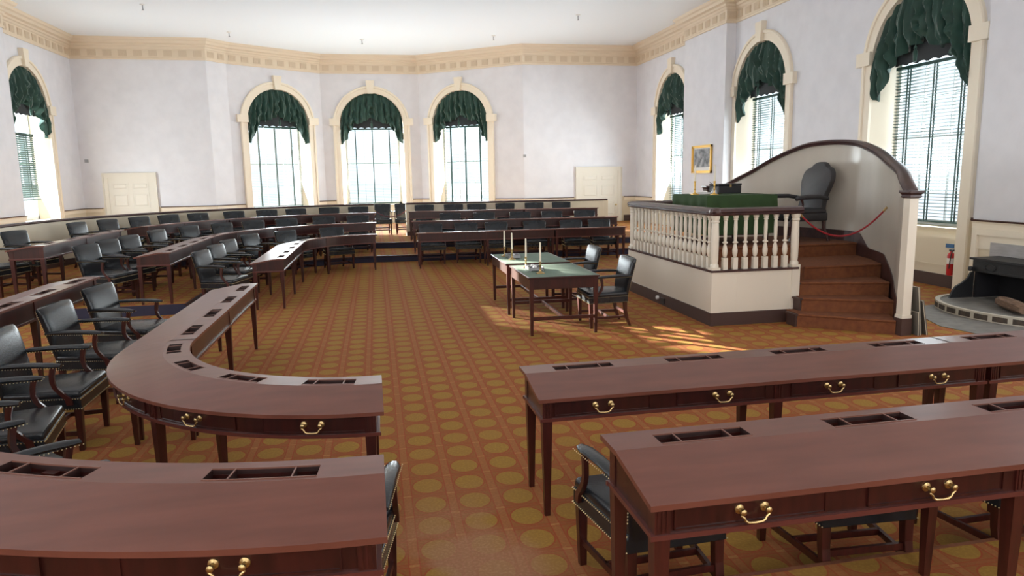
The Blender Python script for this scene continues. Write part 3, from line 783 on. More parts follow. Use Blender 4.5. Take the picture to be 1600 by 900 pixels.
for i, (x, y) in enumerate([(1.30,17.33),(2.18,17.36),(2.96,17.33),(3.94,17.36),(4.88,17.22),(5.62,17.20)]): put_chair(x, y, -PI/2, 0, 'dark leather armchair at the front desk of the far right bank, %s from the aisle' % ORD[i], GC)
for i, (x, y) in enumerate([(1.92,19.02),(2.86,18.92),(3.83,18.82),(4.72,18.74),(5.62,18.66)]): put_chair(x, y, -PI/2-.1, T1, 'dark leather armchair in the second row of the far right bank, %s from the aisle' % ORD[i], GC)
for i, (x, y) in enumerate([(1.38,21.30),(2.27,21.2),(2.98,21.14),(3.82,21.05),(4.72,20.97),(5.57,20.9)]): put_chair(x, y, -PI/2-.1, T2, 'dark leather armchair in the back row of the far right bank, %s from the aisle' % ORD[i], GC)
def polar(lst, rmin, rmax, z, words):
    for i, (x, y) in enumerate(lst):
        if y < CY1:
            cx_, cy_ = min(max(x + .38, CX-rmax), CX-rmin), y-.06; face = random.uniform(-.34, -.24)
        else:
            v = Vector((CX-x, CY1-y)); R = v.length; v.normalize(); r = min(max(R-.40, rmin), rmax)
            cx_, cy_ = CX - v.x*r, CY1 - v.y*r; face = math.atan2(v.y, v.x) - max(0, .22-.12*(y-CY1))*(y < CY1+2)
        put_chair(cx_, cy_, face, z, words % ORD[i], GC)
polar([(-2.95,12.42),(-3.02,13.55),(-3.02,14.6),(-2.85,16.0),(-2.1,16.81),(-1.1,17.4)], 2.26, 2.52, 0, 'dark leather armchair at the front far left row, %s from the passage')
polar([(-4.64,12.35),(-4.66,13.3),(-4.60,14.25),(-4.55,15.75),(-4.18,16.88),(-3.63,17.65),(-3.03,18.37),(-2.29,18.95),(-1.39,19.40),(-.51,19.50)], 4.02, 4.28, T1, 'dark leather armchair in the second far left row, %s from the passage')
polar([(-6.35,12.6),(-6.35,13.9),(-6.27,16.4),(-6.02,17.45),(-5.60,18.3),(-5.14,19.05),(-4.57,19.65),(-3.8,20.29),(-3.02,20.72),(-2.25,21.08),(-1.37,21.38),(-.53,21.55)], 5.85, 6.2, T2, 'dark leather armchair in the back left row before the partition, %s from the passage')
# near left: chairs of the curved front desk
put_chair(-2.76, 8.52, -.20, 0, 'large leather armchair nearest the passage, behind the near left desk', GC)
put_chair(-2.72, 7.36, -.04, 0, 'large leather armchair between two others at the near left desk', GC)
put_chair(-2.62, 6.12, .03, 0, 'large leather armchair whose nailed seat corner stands beside the curve of the near left desk', GC)
put_chair(-2.53, 5.12, .24, 0, 'leather armchair cut by the left edge of the photo', GC)
put_chair(-1.99, 4.10, .80, 0, 'leather armchair peeping over the bottom left desk at the left edge', GC)
put_chair(-1.16, 3.38, 1.15, 0, 'leather armchair almost hidden behind the bottom left desk', GC)
put_chair(-.30, 3.16, 1.50, 0, 'leather armchair whose arm shows right of the bottom left desk, beside the aisle', GC)
# near right: chairs of the long front desk
put_chair(1.30, 3.16, PI/2+.02, 0, 'leather armchair at the near right desk beside the aisle, arm in view', GC)
put_chair(2.34, 3.16, PI/2-.02, 0, 'leather armchair second from the aisle, tucked under the bottom right desk', GC)
put_chair(3.32, 3.16, PI/2, 0, 'leather armchair third from the aisle, tucked under the bottom right desk', GC)
# clerks' chairs and the two behind the rope
put_chair(3.07, 9.36, PI-.02, 0, 'leather armchair at the nearer green-topped table', 'armchairs at the two green-topped tables')
put_chair(3.08, 10.93, PI+.02, 0, 'leather armchair at the farther green-topped table', 'armchairs at the two green-topped tables')
put_chair(.16, 22.75, -PI/2, T2, 'leather armchair behind the roped gap in the partition, left one', 'armchairs behind the roped gap')
put_chair(.88, 22.75, -PI/2, T2, 'leather armchair behind the roped gap in the partition, right one', 'armchairs behind the roped gap')

# ------------------------------------------------------------------ clerks' tables
def clerk_table(x0, x1, y0, y1, lab):
    h = .777; cx_, cy_ = (x0+x1)/2, (y0+y1)/2; a, b = (x1-x0)/2, (y1-y0)/2
    root = empty('clerk_table', (cx_, cy_, 0)); tag(root, lab, 'table', 'green-topped tables on the open floor')
    m = MB(); m.rbox(-a, a, -b, b, h-.025, h-.002, .004, 1); m.build('tabletop', M['wood'], root)
    m = MB(); m.box(-a+.022, a-.022, -b+.022, b-.022, h-.006, h); m.build('felt_top', M['felt'], root)
    m = MB(); e = .025
    m.box(-a+e, a-e, -b+e, -b+e+.02, h-.165, h-.025); m.box(-a+e, a-e, b-e-.02, b-e, h-.165, h-.025)
    m.box(-a+e, -a+e+.02, -b+e, b-e, h-.165, h-.025); m.box(a-e-.02, a-e, -b+e, b-e, h-.165, h-.025); m.build('apron', M['wood'], root)
    for sx in (-1, 1):
        for sy in (-1, 1):
            c = Vector((sx*(a-.047), sy*(b-.047), 0)); m = MB(); sq = lambda q, z: [c+Vector((-q,-q,z)), c+Vector((q,-q,z)), c+Vector((q,q,z)), c+Vector((-q,q,z))]
            m.loft([sq(.018,0), sq(.026,h-.165), sq(.026,h-.027)]); m.build('leg', M['leg'], root)
    m = MB()
    for sy in (-1, 1): m.box(-a+.05, a-.05, sy*(b-.047)-.012, sy*(b-.047)+.012, .20, .245)
    m.box(-.014, .014, -b+.05, b-.05, .20, .24); m.build('stretcher', M['leg'], root)
clerk_table(1.88, 2.84, 8.80, 10.14, 'nearer mahogany table with grey-green top and two candlesticks')
clerk_table(1.86, 2.86, 10.32, 11.72, 'farther mahogany table with grey-green top, behind its twin')
def candlestick(x, y, z, lab, mt='brass', hc=.26, hs=.16, group='candlesticks with ivory candles'):
    root = empty('candlestick', (x, y, z)); tag(root, lab, 'candlestick', group)
    m = MB(); k = hs/.16
    m.box(-.05, .05, -.05, .05, 0, .010); m.lathe([(.042,.010),(.030,.022),(.014,.035),(.010,.05*k),(.018,.06*k),(.010,.07*k),(.012,.10*k),(.018,.115*k),(.012,.13*k),(.020,.15*k),(.020,.16*k)], (0,0,0), 14)
    m.build('stick', M[mt], root, smooth=True)
    m = MB(); m.lathe([(.014,hs-.01),(.0135,hs+hc*.5),(.011,hs+hc-.006),(.003,hs+hc)], (0,0,0), 10); m.build('candle', M['candle'], root, smooth=True)
H = .777
candlestick(2.03, 11.35, H, 'brass candlestick with tall candle at the far corner of the farther green-topped table')
candlestick(2.06, 10.86, H, 'brass candlestick with tall candle on the near side of the farther green-topped table')
candlestick(2.06, 9.80, H, 'brass candlestick with white candle behind the inkstand on the nearer table')
candlestick(2.12, 9.16, H, 'brass candlestick with ivory candle right of the inkstand on the nearer table')
def inkstand(x, y, lab):
    root = empty('inkstand', (x, y, H)); tag(root, lab, 'inkstand', 'inkstands on the green-topped tables')
    m = MB(); m.box(-.10,.10,-.16,.16,.012,.02); m.box(-.10,-.094,-.16,.16,.02,.055); m.box(.094,.10,-.16,.16,.02,.055); m.box(-.10,.10,-.16,-.154,.02,.055); m.box(-.10,.10,.154,.16,.02,.055)
    for sx in (-.09,.09):
        for sy in (-.15,.15): m.lathe([(.01,0),(.012,.012)], (sx,sy,0), 8)
    m.build('tray', M['pewter'], root)
    m = MB(); m.lathe([(.03,.02),(.034,.05),(.02,.06),(.02,.07)], (0,.10,0), 12); m.build('ink_pot', M['pewter'], root, smooth=True)
    m = MB(); m.lathe([(.028,.02),(.028,.06),(.024,.062)], (0,-.02,0), 12); m.build('sand_caster', M['white'], root, smooth=True)
inkstand(2.12, 11.10, 'pewter inkstand on the farther green-topped table')
inkstand(2.12, 9.52, 'pewter inkstand on the nearer green-topped table')

# ------------------------------------------------------------------ the platform
PX, PY0, PY1, PX2 = 4.42, 8.80, 12.02, 5.70
LAND, TOP = .72, .92
plat = empty('speaker_platform', (5.9, 10.4, 0)); tag(plat, 'raised white platform with balustrade and carpeted winding stairs', 'platform')
def pm(m, name, mt, smooth=False):
    m2 = MB(); m2.v = [v - Vector((5.9,10.4,0)) for v in m.v]; m2.f = m.f; m2.mi = m.mi; return m2.build(name, mt, plat, smooth)
XS = [(7.70,6.45),(8.09,6.67),(8.48,6.93),(9.04,7.21),(9.6,7.45),(10.2,7.62),(10.43,7.64),(10.66,7.62),(11.26,7.45),(11.82,7.21),(12.38,6.93),(12.77,6.67),(13.16,6.45)]
def sx_at(y):
    for i in range(len(XS)-1):
        if XS[i][0] <= y <= XS[i+1][0]:
            t = (y-XS[i][0])/(XS[i+1][0]-XS[i][0]); return XS[i][1]*(1-t)+XS[i+1][1]*t
    return XS[0][1] if y < XS[0][0] else XS[-1][1]
def crom(P, n=6):
    out = []
    for i in range(len(P)-1):
        p0, p1, p2, p3 = [Vector(P[max(0, min(len(P)-1, k))]) for k in (i-1, i, i+1, i+2)]
        for k in range(n):
            t = k/n; out.append(.5*((2*p1)+(-p0+p2)*t+(2*p0-5*p1+4*p2-p3)*t*t+(-p0+3*p1-3*p2+p3)*t**3))
    out.append(Vector(P[-1])); return out
# base walls
m = MB(); m.box(PX, PX+.06, PY0+.06, PY1-.06, .18, .735); m.box(PX, PX2, PY0, PY0+.06, .18, .735); m.box(PX, PX2, PY1-.06, PY1, .18, .735)
m.box(PX+.36, PX+.364, PY0-.002, PY0, .22, .70)
pm(m, 'base_panel', M['cream'])
m = MB(); m.box(PX-.012, PX+.06, PY0+.05, PY1-.05, 0, .18); m.box(PX-.012, PX2, PY0-.012, PY0+.05, 0, .18); m.box(PX-.012, PX2, PY1-.05, PY1+.012, 0, .18); pm(m, 'base_skirting', M['base'])
m = MB(); m.box(PX-.02, PX+.10, PY0+.10, PY1-.10, .735, .765); m.box(PX-.02, PX2, PY0-.02, PY0+.10, .735, .765); m.box(PX-.02, PX2, PY1-.10, PY1+.02, .735, .765); pm(m, 'plinth_rail', M['cap'])
# landing and upper floor
def right_edge(ya, yb, n=12): return [(sx_at(ya+(yb-ya)*k/n)-.02, ya+(yb-ya)*k/n) for k in range(n+1)]
def slab(m, poly, z0, z1):
    n = len(poly); m.add([(x,y,z0) for x,y in poly]+[(x,y,z1) for x,y in poly], [tuple(range(n))[::-1], tuple(range(n,2*n))]+[(i,(i+1)%n,(i+1)%n+n,i+n) for i in range(n)])
YT0, YT1 = 10.12, 10.74
YT1 = 12.0
m = MB()
slab(m, [(PX+.06, PY0+.06)] + [(PX2, PY0+.06)] + [(5.98, 9.08)] + right_edge(9.05, YT0+.2) + [(PX+.06, YT0+.2)], .01, LAND)
slab(m, [(PX+.06, YT0)] + right_edge(YT0+.02, 11.7) + [(PX+.06, 11.96)], LAND-.02, TOP)
# winding steps: nosing lines, left end -> right end
ST = [((5.50,8.46),(6.40,7.72)), ((5.66,8.62),(6.66,8.10)), ((5.76,8.84),(6.90,8.50)), ((5.98,9.08),(7.18,9.05))]
for k in range(3):
    (a, b), (c, d) = ST[k], ST[k+1]
    ext = [(a[0], a[1]), (b[0], b[1]), (sx_at(d[1]+.05)-.02, d[1]+.15), (c[0], c[1]+.12), (5.55, 8.86)] if k == 0 else [(a[0], a[1]), (b[0], b[1]), (d[0]-.0, d[1]+.15), (c[0], c[1]+.12), (5.68, 8.86)]
    slab(m, ext, 0, .18*(k+1))
pm(m, 'carpeted_floor', M['stairc'])
m = MB()       # rounded nosings of each tread
for k in range(4):
    a, b = ST[k]; z = .18*(k+1) if k < 3 else LAND
    m.tube([(a[0], a[1], z-.014), (b[0], b[1], z-.014)], .017, 8)
m.tube([(PX+.1, YT0, TOP-.014), (7.58, YT0+.02, TOP-.014)], .017, 8)
pm(m, 'stair_nosing', M['stairc'], True)
for k in range(3):
    m = MB(); a, b = ST[k]; d = (Vector((*b,0))-Vector((*a,0))).normalized()
    p = Vector((*a,0)); m.box(p.x-.05, p.x+.0, p.y-.02, p.y+.22, .18*(k+1)-.028, .18*(k+1)-.004); m.box(p.x-.025, p.x+.0, p.y+.01, p.y+.22, .18*k, .18*(k+1)-.03)
    pm(m, 'stair_stringer', M['base'])
m = MB(); prev = None      # far stairs mirrored, mostly hidden
for k in range(3):
    slab(m, [(5.6, 12.02), (sx_at(12.0)-.02, 11.6), (sx_at(11.9+.35*(3-k))-.02, 11.9+.35*(3-k)), (5.6, 12.05+.30*(3-k))], 0, .18*(k+1))
pm(m, 'far_steps', M['stairc'])
# newels and balusters
def newel(x, y):
    m = MB(); m.box(x-.062, x+.062, y-.062, y+.062, .18, .80); m.lathe([(.058,.80),(.058,.83),(.045,.85),(.050,.90),(.054,1.2),(.047,1.38),(.045,1.40),(.055,1.41),(.055,1.425),(.047,1.435),(.060,1.47),(.060,1.50)], (x,y,0), 18); pm(m, 'newel_post', M['cream'], True)
newel(PX+.05, PY0+.05); newel(PX2-.04, PY0+.05); newel(PX+.05, PY1-.05); newel(PX2-.04, PY1-.05)
def bal_prof(): return [(.016,.93),(.026,.945),(.034,.985),(.036,1.02),(.028,1.07),(.018,1.105),(.017,1.115),(.036,1.125),(.036,1.14),(.019,1.15),(.022,1.20),(.026,1.32),(.022,1.42),(.022,1.43),(.032,1.435),(.026,1.45),(.036,1.47),(.038,1.50)]
def baluster(x, y):
    m = MB(); m.box(x-.032, x+.032, y-.032, y+.032, .765, .925); m.lathe(bal_prof(), (x,y,0), 12); pm(m, 'baluster', M['cream'], True)
NB = 7
for k in range(NB): baluster(PX+.05+(PX2-.09-PX)*(k+1)/(NB+1), PY0+.05)
NL = 19
for k in range(NL): baluster(PX+.05, PY0+.05+(PY1-PY0-.1)*(k+1)/(NL+1))
for k in range(NB): baluster(PX+.05+(PX2-.09-PX)*(k+1)/(NB+1), PY1-.05)
m = MB(); sweep_poly(m, [(PX2+.03, PY1-.05), (PX+.05, PY1-.05), (PX+.05, PY0+.05), (PX2+.03, PY0+.05)], [(-.07,1.50),(-.08,1.515),(-.065,1.53),(-.085,1.55),(-.07,1.585),(-.02,1.60),(.02,1.60),(.07,1.585),(.085,1.55),(.065,1.53),(.08,1.515),(.07,1.50)])
m.lathe([(.07,1.50),(.085,1.52),(.09,1.555),(.075,1.59),(.04,1.605)], (PX+.05,PY0+.05,0), 18)
pm(m, 'handrail', M['cap'], True)
# the sweeping side screen
TZ = [(7.70,1.79),(8.09,1.945),(8.48,2.06),(9.04,2.19),(9.64,2.35),(10.2,2.48),(10.64,2.54),(11.0,2.55),(11.36,2.52),(11.71,2.41),(12.05,2.26),(12.29,2.12),(12.62,1.94),(12.84,1.81),(13.16,1.72)]
TZs = crom([(y, z, 0) for y, z in TZ], 4)
XSs = crom([(y, x, 0) for y, x in XS], 6)
def interp(S, y):
    for i in range(len(S)-1):
        if S[i].x <= y <= S[i+1].x: t = (y-S[i].x)/max(1e-6, S[i+1].x-S[i].x); return S[i].y*(1-t)+S[i+1].y*t
    return S[0].y if y < S[0].x else S[-1].y
ys = [7.72 + (13.14-7.72)*k/60 for k in range(61)]
def nrm(y):
    d = Vector((interp(XSs, y+.02)-interp(XSs, y-.02), .04, 0)).normalized(); return Vector((d.y, -d.x, 0))
m = MB(); m.loft([[Vector((interp(XSs,y),y,0))+nrm(y)*a+Vector((0,0,z)) for a, z in ((0,.0),(.06,.0),(.06,interp(TZs,y)-.03),(0,interp(TZs,y)-.03))] for y in ys]); pm(m, 'side_screen', M['swoop'], True)
m = MB(); pr = [(-.045,-.05),(-.05,-.03),(-.035,-.02),(-.05,0),(-.03,.025),(.0,.035),(.06,.035),(.09,.025),(.11,0),(.095,-.02),(.11,-.03),(.105,-.05)]
m.loft([[Vector((interp(XSs,y),y,0))+nrm(y)*a+Vector((0,0,interp(TZs,y)+b)) for a, b in pr] for y in ys]); pm(m, 'sweeping_rail', M['cap'], True)
m = MB()         # stepped skirting on the inner face of the screen
def skz(y):
    for y0, z in ((10.1, TOP+.17), (9.75, None), (9.0, LAND+.15), (8.45, None), (0, 0)):
        if y >= y0:
            if y0 == 9.75: return LAND+.15 + (TOP+.17-LAND-.15)*(y-9.75)/.35
            if y0 == 8.45: return .50+.12 + (LAND+.15-.62)*(y-8.45)/.55
            if y0 == 0: return .30 + .32*(y-7.7)/.75
            return z
m.loft([[Vector((interp(XSs,y),y,0))+nrm(y)*a+Vector((0,0,z)) for a, z in ((-.014,0),(.001,0),(.001,skz(y)),(-.014,skz(y)))] for y in ys if y < 11.9]); pm(m, 'stepped_skirting', M['cap'])
for yy, sgn in ((7.70, 1), (13.16, -1)):
    x = interp(XSs, yy)+.03; m = MB(); m.box(x-.075, x+.075, yy-.07, yy+.07, 0, .22); pm(m, 'post_plinth', M['base'])
    m = MB(); m.box(x-.06, x+.06, yy-.055, yy+.055, .22, 1.72); m.box(x-.07, x+.07, yy-.065, yy+.065, .22, .26); pm(m, 'post', M['cream'])
    m = MB(); m.loft([[(x-q,yy-q,z),(x+q,yy-q,z),(x+q,yy+q,z),(x-q,yy+q,z)] for q, z in ((.065,1.72),(.085,1.735),(.075,1.76),(.10,1.79),(.10,1.815))]); pm(m, 'post_cap', M['cap'])
# outlet on the skirting
m = MB(); m.box(PX-.03, PX-.012, 10.36, 10.50, .03, .12); m.cur = 1; m.lathe([(.03,0),(.03,.04)], (0,0,0), 10)
m.v[8:] = [Vector((PX-.05-v.z+.04, 10.62+v.x, .10+v.y)) for v in m.v[8:]]
pm(m, 'socket', [M['black'], M['white']])

# speaker's table with green cloth
tb = empty('speaker_table', (5.70, 11.05, TOP)); tag(tb, 'small table hidden by a green cloth on the platform', 'table')
m = MB(); m.box(-.56,.56,-.62,.62,.75,.775); m.build('tabletop', M['wood'], tb)
for sx in (-1, 1):
    for sy in (-1, 1): m = MB(); m.bar((sx*.5, sy*.56, .75), (sx*.5, sy*.56, 0), .055, .035, side=(1,0,0)); m.build('leg', M['leg'], tb)
for sy in (-.56, .56): m = MB(); m.box(-.5,.5,sy-.01,sy+.01,.15,.19); m.build('stretcher', M['leg'], tb)
def cloth():
    m = MB(); ax, ay, zt = .60, .66, .797; N = 40; rings = []
    per = []
    for (x0,y0),(x1,y1) in (((-ax,-ay),(ax,-ay)),((ax,-ay),(ax,ay)),((ax,ay),(-ax,ay)),((-ax,ay),(-ax,-ay))):
        for k in range(N): per.append((x0+(x1-x0)*k/N, y0+(y1-y0)*k/N))
    for j, (z, o, am) in enumerate(((zt,-.03,0),(zt-.004,-.008,0),(zt-.02,.0,0),(zt-.15,.012,.008),(zt-.35,.022,.018),(zt-.55,.03,.026),(zt-.62,.032,.03))):
        r = []
        for i, (x, y) in enumerate(per):
            q = Vector((x/ax if abs(x) >= ax-1e-6 else 0, y/ay if abs(y) >= ay-1e-6 else 0, 0)); q = q.normalized() if q.length else q
            d = o + am*math.sin(i*.62+.4*math.sin(i*.17))
            r.append((x+q.x*d, y+q.y*d, z))
        rings.append(r)
    m.loft(rings, cap=False); m.f.append(list(range(4*N))); m.mi.append(0)
    o = m.build('table_cloth', M['gcloth'], None, smooth=True); o.location = (5.70, 11.05, TOP); tag(o, 'dark green baize cloth covering the table on the platform', 'tablecloth')
cloth()
ZT = TOP+.798
candlestick(5.23, 11.12, ZT, 'gilt candlestick at the left end of the green cloth', 'gold', .26, .22, 'gilt candlesticks on the green cloth')
candlestick(5.38, 10.72, ZT, 'gilt candlestick at the nearer corner of the green cloth', 'gold', .26, .22, 'gilt candlesticks on the green cloth')
m = MB(); m.box(-.12,.12,-.17,.17,0,.03); o = m.build('paper_stack', M['paper']); o.location = (5.42, 11.32, ZT); tag(o, 'white papers lying on the green cloth between the gilt candlesticks', 'papers')
bx = empty('lap_desk', (5.95, 11.45, ZT), .2); tag(bx, 'black wooden box standing on the green cloth before the sweeping rail', 'box')
m = MB(); m.rbox(-.24,.24,-.13,.13,0,.13,.008,1); m.build('box_body', M['black'], bx)
m = MB(); m.rbox(-.245,.245,-.135,.135,.132,.165,.008,1); m.build('lid', M['black'], bx)
m = MB(); m.box(-.02,.02,-.14,-.135,.10,.15); m.build('clasp', M['brass'], bx)
ip = empty('ink_pot', (5.55, 11.05, ZT)); tag(ip, 'dark quill pot next to the black box on the green cloth', 'ink pot')
m = MB(); m.lathe([(.05,0),(.055,.03),(.04,.07),(.045,.09),(.02,.10)], (0,0,0), 14); m.build('pot', M['pewter'], ip, smooth=True)
m = MB(); m.tube([(0,0,.09),(-.03,.02,.16),(-.08,.04,.21)], [.004,.008,.002], 6); m.build('quill', M['black'], ip)

# the speaker's great chair
def throne():
    root = empty('great_chair', (6.92, 10.86, TOP), PI+.06); tag(root, 'tall dark leather chair with arched crest on the platform', 'armchair')
    m = MB(); m.rbox(-.34,.34,-.40,.40,.34,.47,.02,2); m.rbox(-.33,.35,-.39,.39,.45,.54,.04,3); m.build('seat', M['leather2'], root, smooth=True)
    # back outline (front view), facing +X: y, z
    half = [(0,1.30),(.07,1.295),(.14,1.27),(.18,1.235),(.22,1.215),(.29,1.19),(.345,1.14),(.37,1.06),(.375,.98),(.35,.88),(.315,.78),(.30,.66),(.315,.52),(.34,.42)]
    hs = crom([(y, z, 0) for y, z in half], 4); out = [(p.x, p.y) for p in hs] + [(-p.x, p.y) for p in hs[::-1][0:-1]]
    m = MB(); rings = []
    c = (0, .85)
    for sc_, dx in ((.90,.065),(.97,.055),(1,.03),(1,-.02),(.96,-.04),(.88,-.045)):
        rings.append([((-.30-.20*(c[1]+(z-c[1])*sc_-.42)/.9)+dx, y*sc_, c[1]+(z-c[1])*sc_) for y, z in out])
    m.loft(rings); m.build('backrest', M['leather2'], root, smooth=True)
    for s in (-1, 1):
        m = MB(); m.tube([(-.34,s*.37,.70),(-.15,s*.41,.735),(.10,s*.43,.735),(.26,s*.43,.72),(.30,s*.43,.70)], [.03,.036,.038,.036,.03], 10); m.build('arm_rest', M['leather2'], root, smooth=True)
        m = MB(); m.tube([(.20,s*.43,.71),(.16,s*.42,.62),(.20,s*.41,.52),(.27,s*.40,.44)], [.024,.02,.024,.03], 8); m.build('arm_support', M['cap'], root, smooth=True)
        m = MB(); m.tube([(.30,s*.36,.36),(.34,s*.37,.26),(.31,s*.36,.12),(.33,s*.37,.02)], [.045,.04,.022,.03], 8); m.build('leg', M['cap'], root, smooth=True)
        m = MB(); m.tube([(-.30,s*.35,.38),(-.30,s*.36,.22),(-.34,s*.38,.08),(-.37,s*.40,.0)], [.035,.03,.026,.022], 8); m.build('leg', M['cap'], root, smooth=True)
throne()

def rope(name, p, q, sag, r, mt, lab):
    root = empty(name, p); tag(root, lab, 'rope'); p, q = Vector(p), Vector(q); d = q-p
    pts = [d*t + Vector((0,0,-sag*4*t*(1-t))) for t in [k/20 for k in range(21)]]
    m = MB(); m.tube(pts, r, 8); m.build('cord', mt, root, smooth=True)
    for e, k in ((Vector((0,0,0)), 1), (d, -1)):
        m = MB(); m.tube([e, e+(pts[1] if k == 1 else pts[-2]-d)*.8], r*1.3, 8); m.build('brass_end', M['brass'], root, smooth=True)
rope('barrier_rope', (5.70, 8.84, 1.50), (7.15, 8.96, 1.54), .36, .013, M['rope'], 'red velvet barrier rope hanging across the stairs')
rope('barrier_rope', (-.06, 21.80, 1.12), (.92, 21.82, 1.12), .20, .012, M['rope2'], 'dark red rope hanging across the gap in the partition')

# boards leaning on the post
for i, (x, y, h, wd, tilt, lab) in enumerate([(6.68, 7.61, .62, .22, .12, 'tallest dark board leaning on the stair post'), (6.76, 7.60, .45, .22, .20, 'middle board leaning on the stair post'), (6.62, 7.58, .30, .12, .05, 'short pale board leaning on the stair post')]):
    root = empty('leaning_board', (x, y, 0), 0); tag(root, lab, 'board', 'boards leaning on the stair post')
    m = MB(); m.box(-.012,.012,0,wd,.003,h); a = m.build('panel', M['board'], root); a.rotation_euler = (0,-tilt,0)
    m = MB(); m.box(-.012,-.007,-.004,0,0,h+.003); m.box(-.012,-.007,wd,wd+.004,0,h+.003); m.box(-.012,-.007,0,wd,h,h+.003); a = m.build('edge', M['dado'], root); a.rotation_euler = (0,-tilt,0)

# picture on the pier
pc = empty('framed_picture', (XW-BR, 19.62, 2.47)); tag(pc, 'gilt-framed grey engraving on the pier between two windows', 'picture')
m = MB(); hw, hh = .62, .40
for a, b, c, d in ((-hw,hw,hh-.07,hh),(-hw,hw,-hh,-hh+.07),(-hw,-hw+.07,-hh,hh),(hw-.07,hw,-hh,hh)): m.box(-.05,-.002,a,b,c,d)
for a, b, c, d in ((-hw,hw,hh-.02,hh),(-hw,hw,-hh,-hh+.02),(-hw,-hw+.02,-hh,hh),(hw-.02,hw,-hh,hh)): m.box(-.065,-.05,a,b,c,d)
m.build('frame', M['gold'], pc)
m = MB(); m.box(-.02,-.006,-hw+.07,hw-.07,-hh+.07,hh-.07); m.build('mount', M['paper'], pc)
m = MB(); m.box(-.024,-.0205,-hw+.12,hw-.12,-hh+.17,hh-.10); m.build('engraving', M['engraving'], pc)

# fireplace on the near right pier: panel surround, iron stove, curved hearth
FX = XW-BR
sr = empty('fireplace_surround', (FX, 8.5, 0)); tag(sr, 'cream panelled surround behind the iron stove at the right edge', 'fireplace')
m = MB(); m.box(-.05,-.002,-1.2,1.30,1.02,1.12); m.box(-.05,-.002,1.20,1.30,0,1.02); m.box(-.05,-.002,-1.3,-1.2,0,1.12); m.box(-.02,-.002,-1.2,1.2,.80,1.02); m.build('mantel_moulding', M['trim'], sr)
m = MB(); m.box(-.03,-.002,-.95,.95,.0,.92); m.build('marble_slip', M['marble'], sr)
st = empty('iron_stove', (FX-.03, 8.55, .12)); tag(st, 'black cast iron open stove with a decorated front and flat top', 'stove')
m = MB(); m.box(-.55,-.02,-.70,.70,.58,.61); m.build('top_plate', M['iron'], st)
m = MB(); m.box(-.52,-.49,-.66,.66,.40,.58)
for k in range(14): a = k/14*2*PI; m.tube([(-.525, .34+.10*math.cos(a), .49+.05*math.sin(a)), (-.525, .34+.10*math.cos(a+.5), .49+.05*math.sin(a+.5))], .008, 5)
for k in range(14): a = k/14*2*PI; m.tube([(-.525, -.34+.10*math.cos(a), .49+.05*math.sin(a)), (-.525, -.34+.10*math.cos(a+.5), .49+.05*math.sin(a+.5))], .008, 5)
m.box(-.53,-.52,-.60,.60,.55,.565); m.box(-.53,-.52,-.60,.60,.415,.43); m.build('frieze_plate', M['iron'], st)
m = MB(); m.box(-.49,-.03,-.64,-.60,0,.58); m.box(-.49,-.03,.60,.64,0,.58); m.box(-.08,-.03,-.60,.60,0,.58); m.build('firebox', M['soot'], st)
for s in (-1, 1):
    m = MB(); prof = [(-.50,.40),(-.56,.38),(-.60,.30),(-.68,.24),(-.80,.18),(-.86,.10),(-.90,0),(-.50,0)]
    m.loft([[(x, s*(.64), z) for x, z in prof], [(x, s*.67, z) for x, z in prof]]); m.lathe([(.0,.40),(.03,.41),(.035,.44),(.03,.47),(.0,.48)], (-.56, s*.655, 0), 10); m.build('side_wing', M['iron'], st)
hb = empty('hearth', (FX, 8.4, 0)); tag(hb, 'curved raised hearth edged with dark bricks in white mortar', 'hearth')
def bow(r, n=28): return [(-r*.78*math.sin(PI*k/n) - .55, 1.05*r*math.cos(PI*k/n)) for k in range(n+1)]
m = MB(); P_ = [(0,1.08)] + bow(1.03) + [(0,-1.08)]; slab(m, P_, 0, .105); m.build('hearth_slab', M['stone'], hb)
m = MB(); B0 = bow(1.10); B1 = bow(1.03)
for i in range(28):
    (a, b), (c, d) = B0[i], B0[i+1]; e, f_ = B1[i], B1[i+1]
    slab(m, [(a,b),(c,d),f_,e], 0, .118)
m.build('mortar_edge', M['mortar'], hb)
m = MB(); B2 = bow(1.107)
for i in range(1,27,2):
    (a, b), (c, d) = B2[i], B2[i+2]; e, f_ = B0[i], B0[i+2]; L_ = lambda p, q, t: (p[0]*(1-t)+q[0]*t, p[1]*(1-t)+q[1]*t)
    slab(m, [L_((a,b),(c,d),.12), L_((a,b),(c,d),.88), L_(e,f_,.88), L_(e,f_,.12)], .022, .092)
m.build('edge_bricks', M['brick'], hb)
m = MB(); slab(m, [(6.9+.9, 10.0-.7), (FX-.0, 9.35), (FX, 7.0), (7.45, 7.0), (7.30, 8.0)], .0015, .006); o = m.build('hearth_apron', M['stone']); tag(o, 'flat grey stone strip on the floor round the raised hearth', 'stone slab')
lg = empty('fire_log', (8.55, 8.15, .12), 1.2); tag(lg, 'split log lying on the hearth before the stove', 'log')
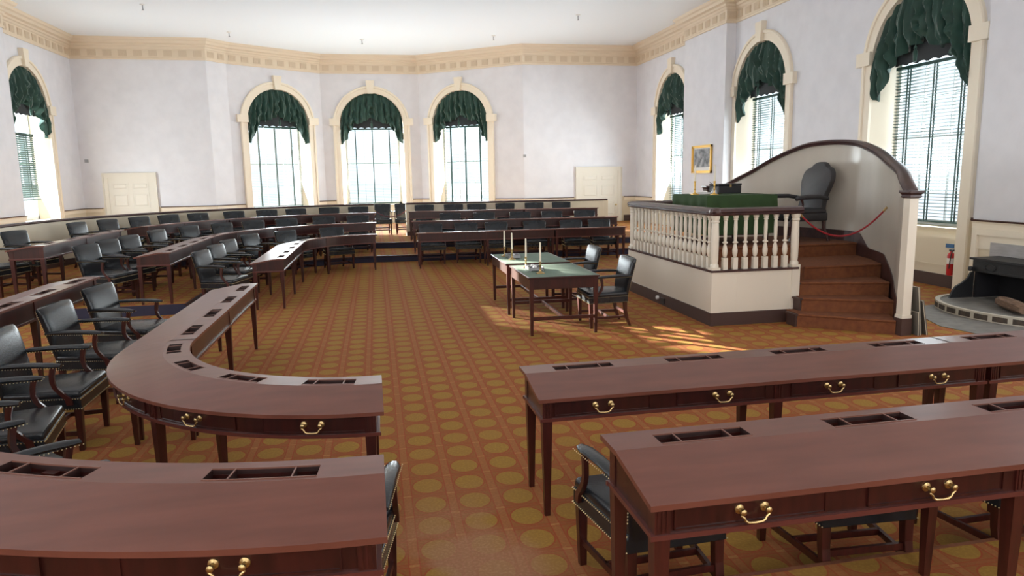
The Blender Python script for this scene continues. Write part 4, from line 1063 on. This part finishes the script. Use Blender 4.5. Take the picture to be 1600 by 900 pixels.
m = MB(); m.tube([(-.34,0,.075),(-.15,.01,.085),(.15,0,.085),(.34,-.01,.075)], [.07,.085,.085,.07], 7); m.build('bark', M['log'], lg)

# extinguisher and its sign by the window jamb
ex = empty('fire_extinguisher', (XW+.02, 10.56, .24)); tag(ex, 'slim red fire extinguisher hanging beside the window jamb', 'extinguisher')
m = MB(); m.lathe([(.05,0),(.058,.02),(.058,.34),(.045,.38),(.02,.40),(.02,.42)], (0,0,0), 16); m.build('cylinder', M['red'], ex, smooth=True)
m = MB(); m.lathe([(.0590,.20),(.0590,.30)], (0,0,0), 16, cap=False); m.build('label_band', M['white'], ex, smooth=True)
m = MB(); m.box(-.02,.02,-.05,.03,.42,.45); m.tube([(0,-.03,.43),(-.04,-.05,.38),(-.06,-.05,.25),(-.06,-.04,.12)], .009, 6); m.build('valve', M['black'], ex)
m = MB(); m.box(-.005,.005,-.09,.09,-.035,.035); o = m.build('small_sign', M['blue']); o.location = (XW+.075, 10.66, .74); tag(o, 'small blue sign on the panel above the red extinguisher', 'sign')

# ceiling sprinklers and small wall fittings
for x, y, lab in [(-4.29,24.45,'small ceiling hook above the left side of the bay'), (-.21,25.3,'small ceiling fitting over the middle of the bay'), (4.09,24.2,'small ceiling hook above the right side of the bay'), (6.05,20.9,'small ceiling fitting over the far right bank'), (-5.79,21.0,'round ceiling fitting near the left cornice')]:
    root = empty('ceiling_fitting', (x, y, ZCEIL)); tag(root, lab, 'ceiling fitting', 'small fittings on the ceiling')
    m = MB(); m.lathe([(.07,0),(.07,-.015),(.03,-.025)], (0,0,0), 14); m.build('flange', M['white'], root)
    m = MB(); m.tube([(0,0,-.02),(0,0,-.12),(.02,0,-.14)], .014, 8); m.lathe([(.03,-.15),(.03,-.14)], (0,0,0), 10); m.build('spout', M['pewter'], root)
for x, lab in [(5.27+.15, 'small dark fitting on the back wall right of the bay'), (-9.25, 'small dark fitting on the back wall at the left corner')]:
    m = MB(); m.box(-.05,.05,-.06,0,-.05,.05); m.box(-.02,.02,-.09,-.06,-.03,.03); o = m.build('wall_fitting', M['pewter']); o.location = (x, YB, 2.80); tag(o, lab, 'wall fitting')
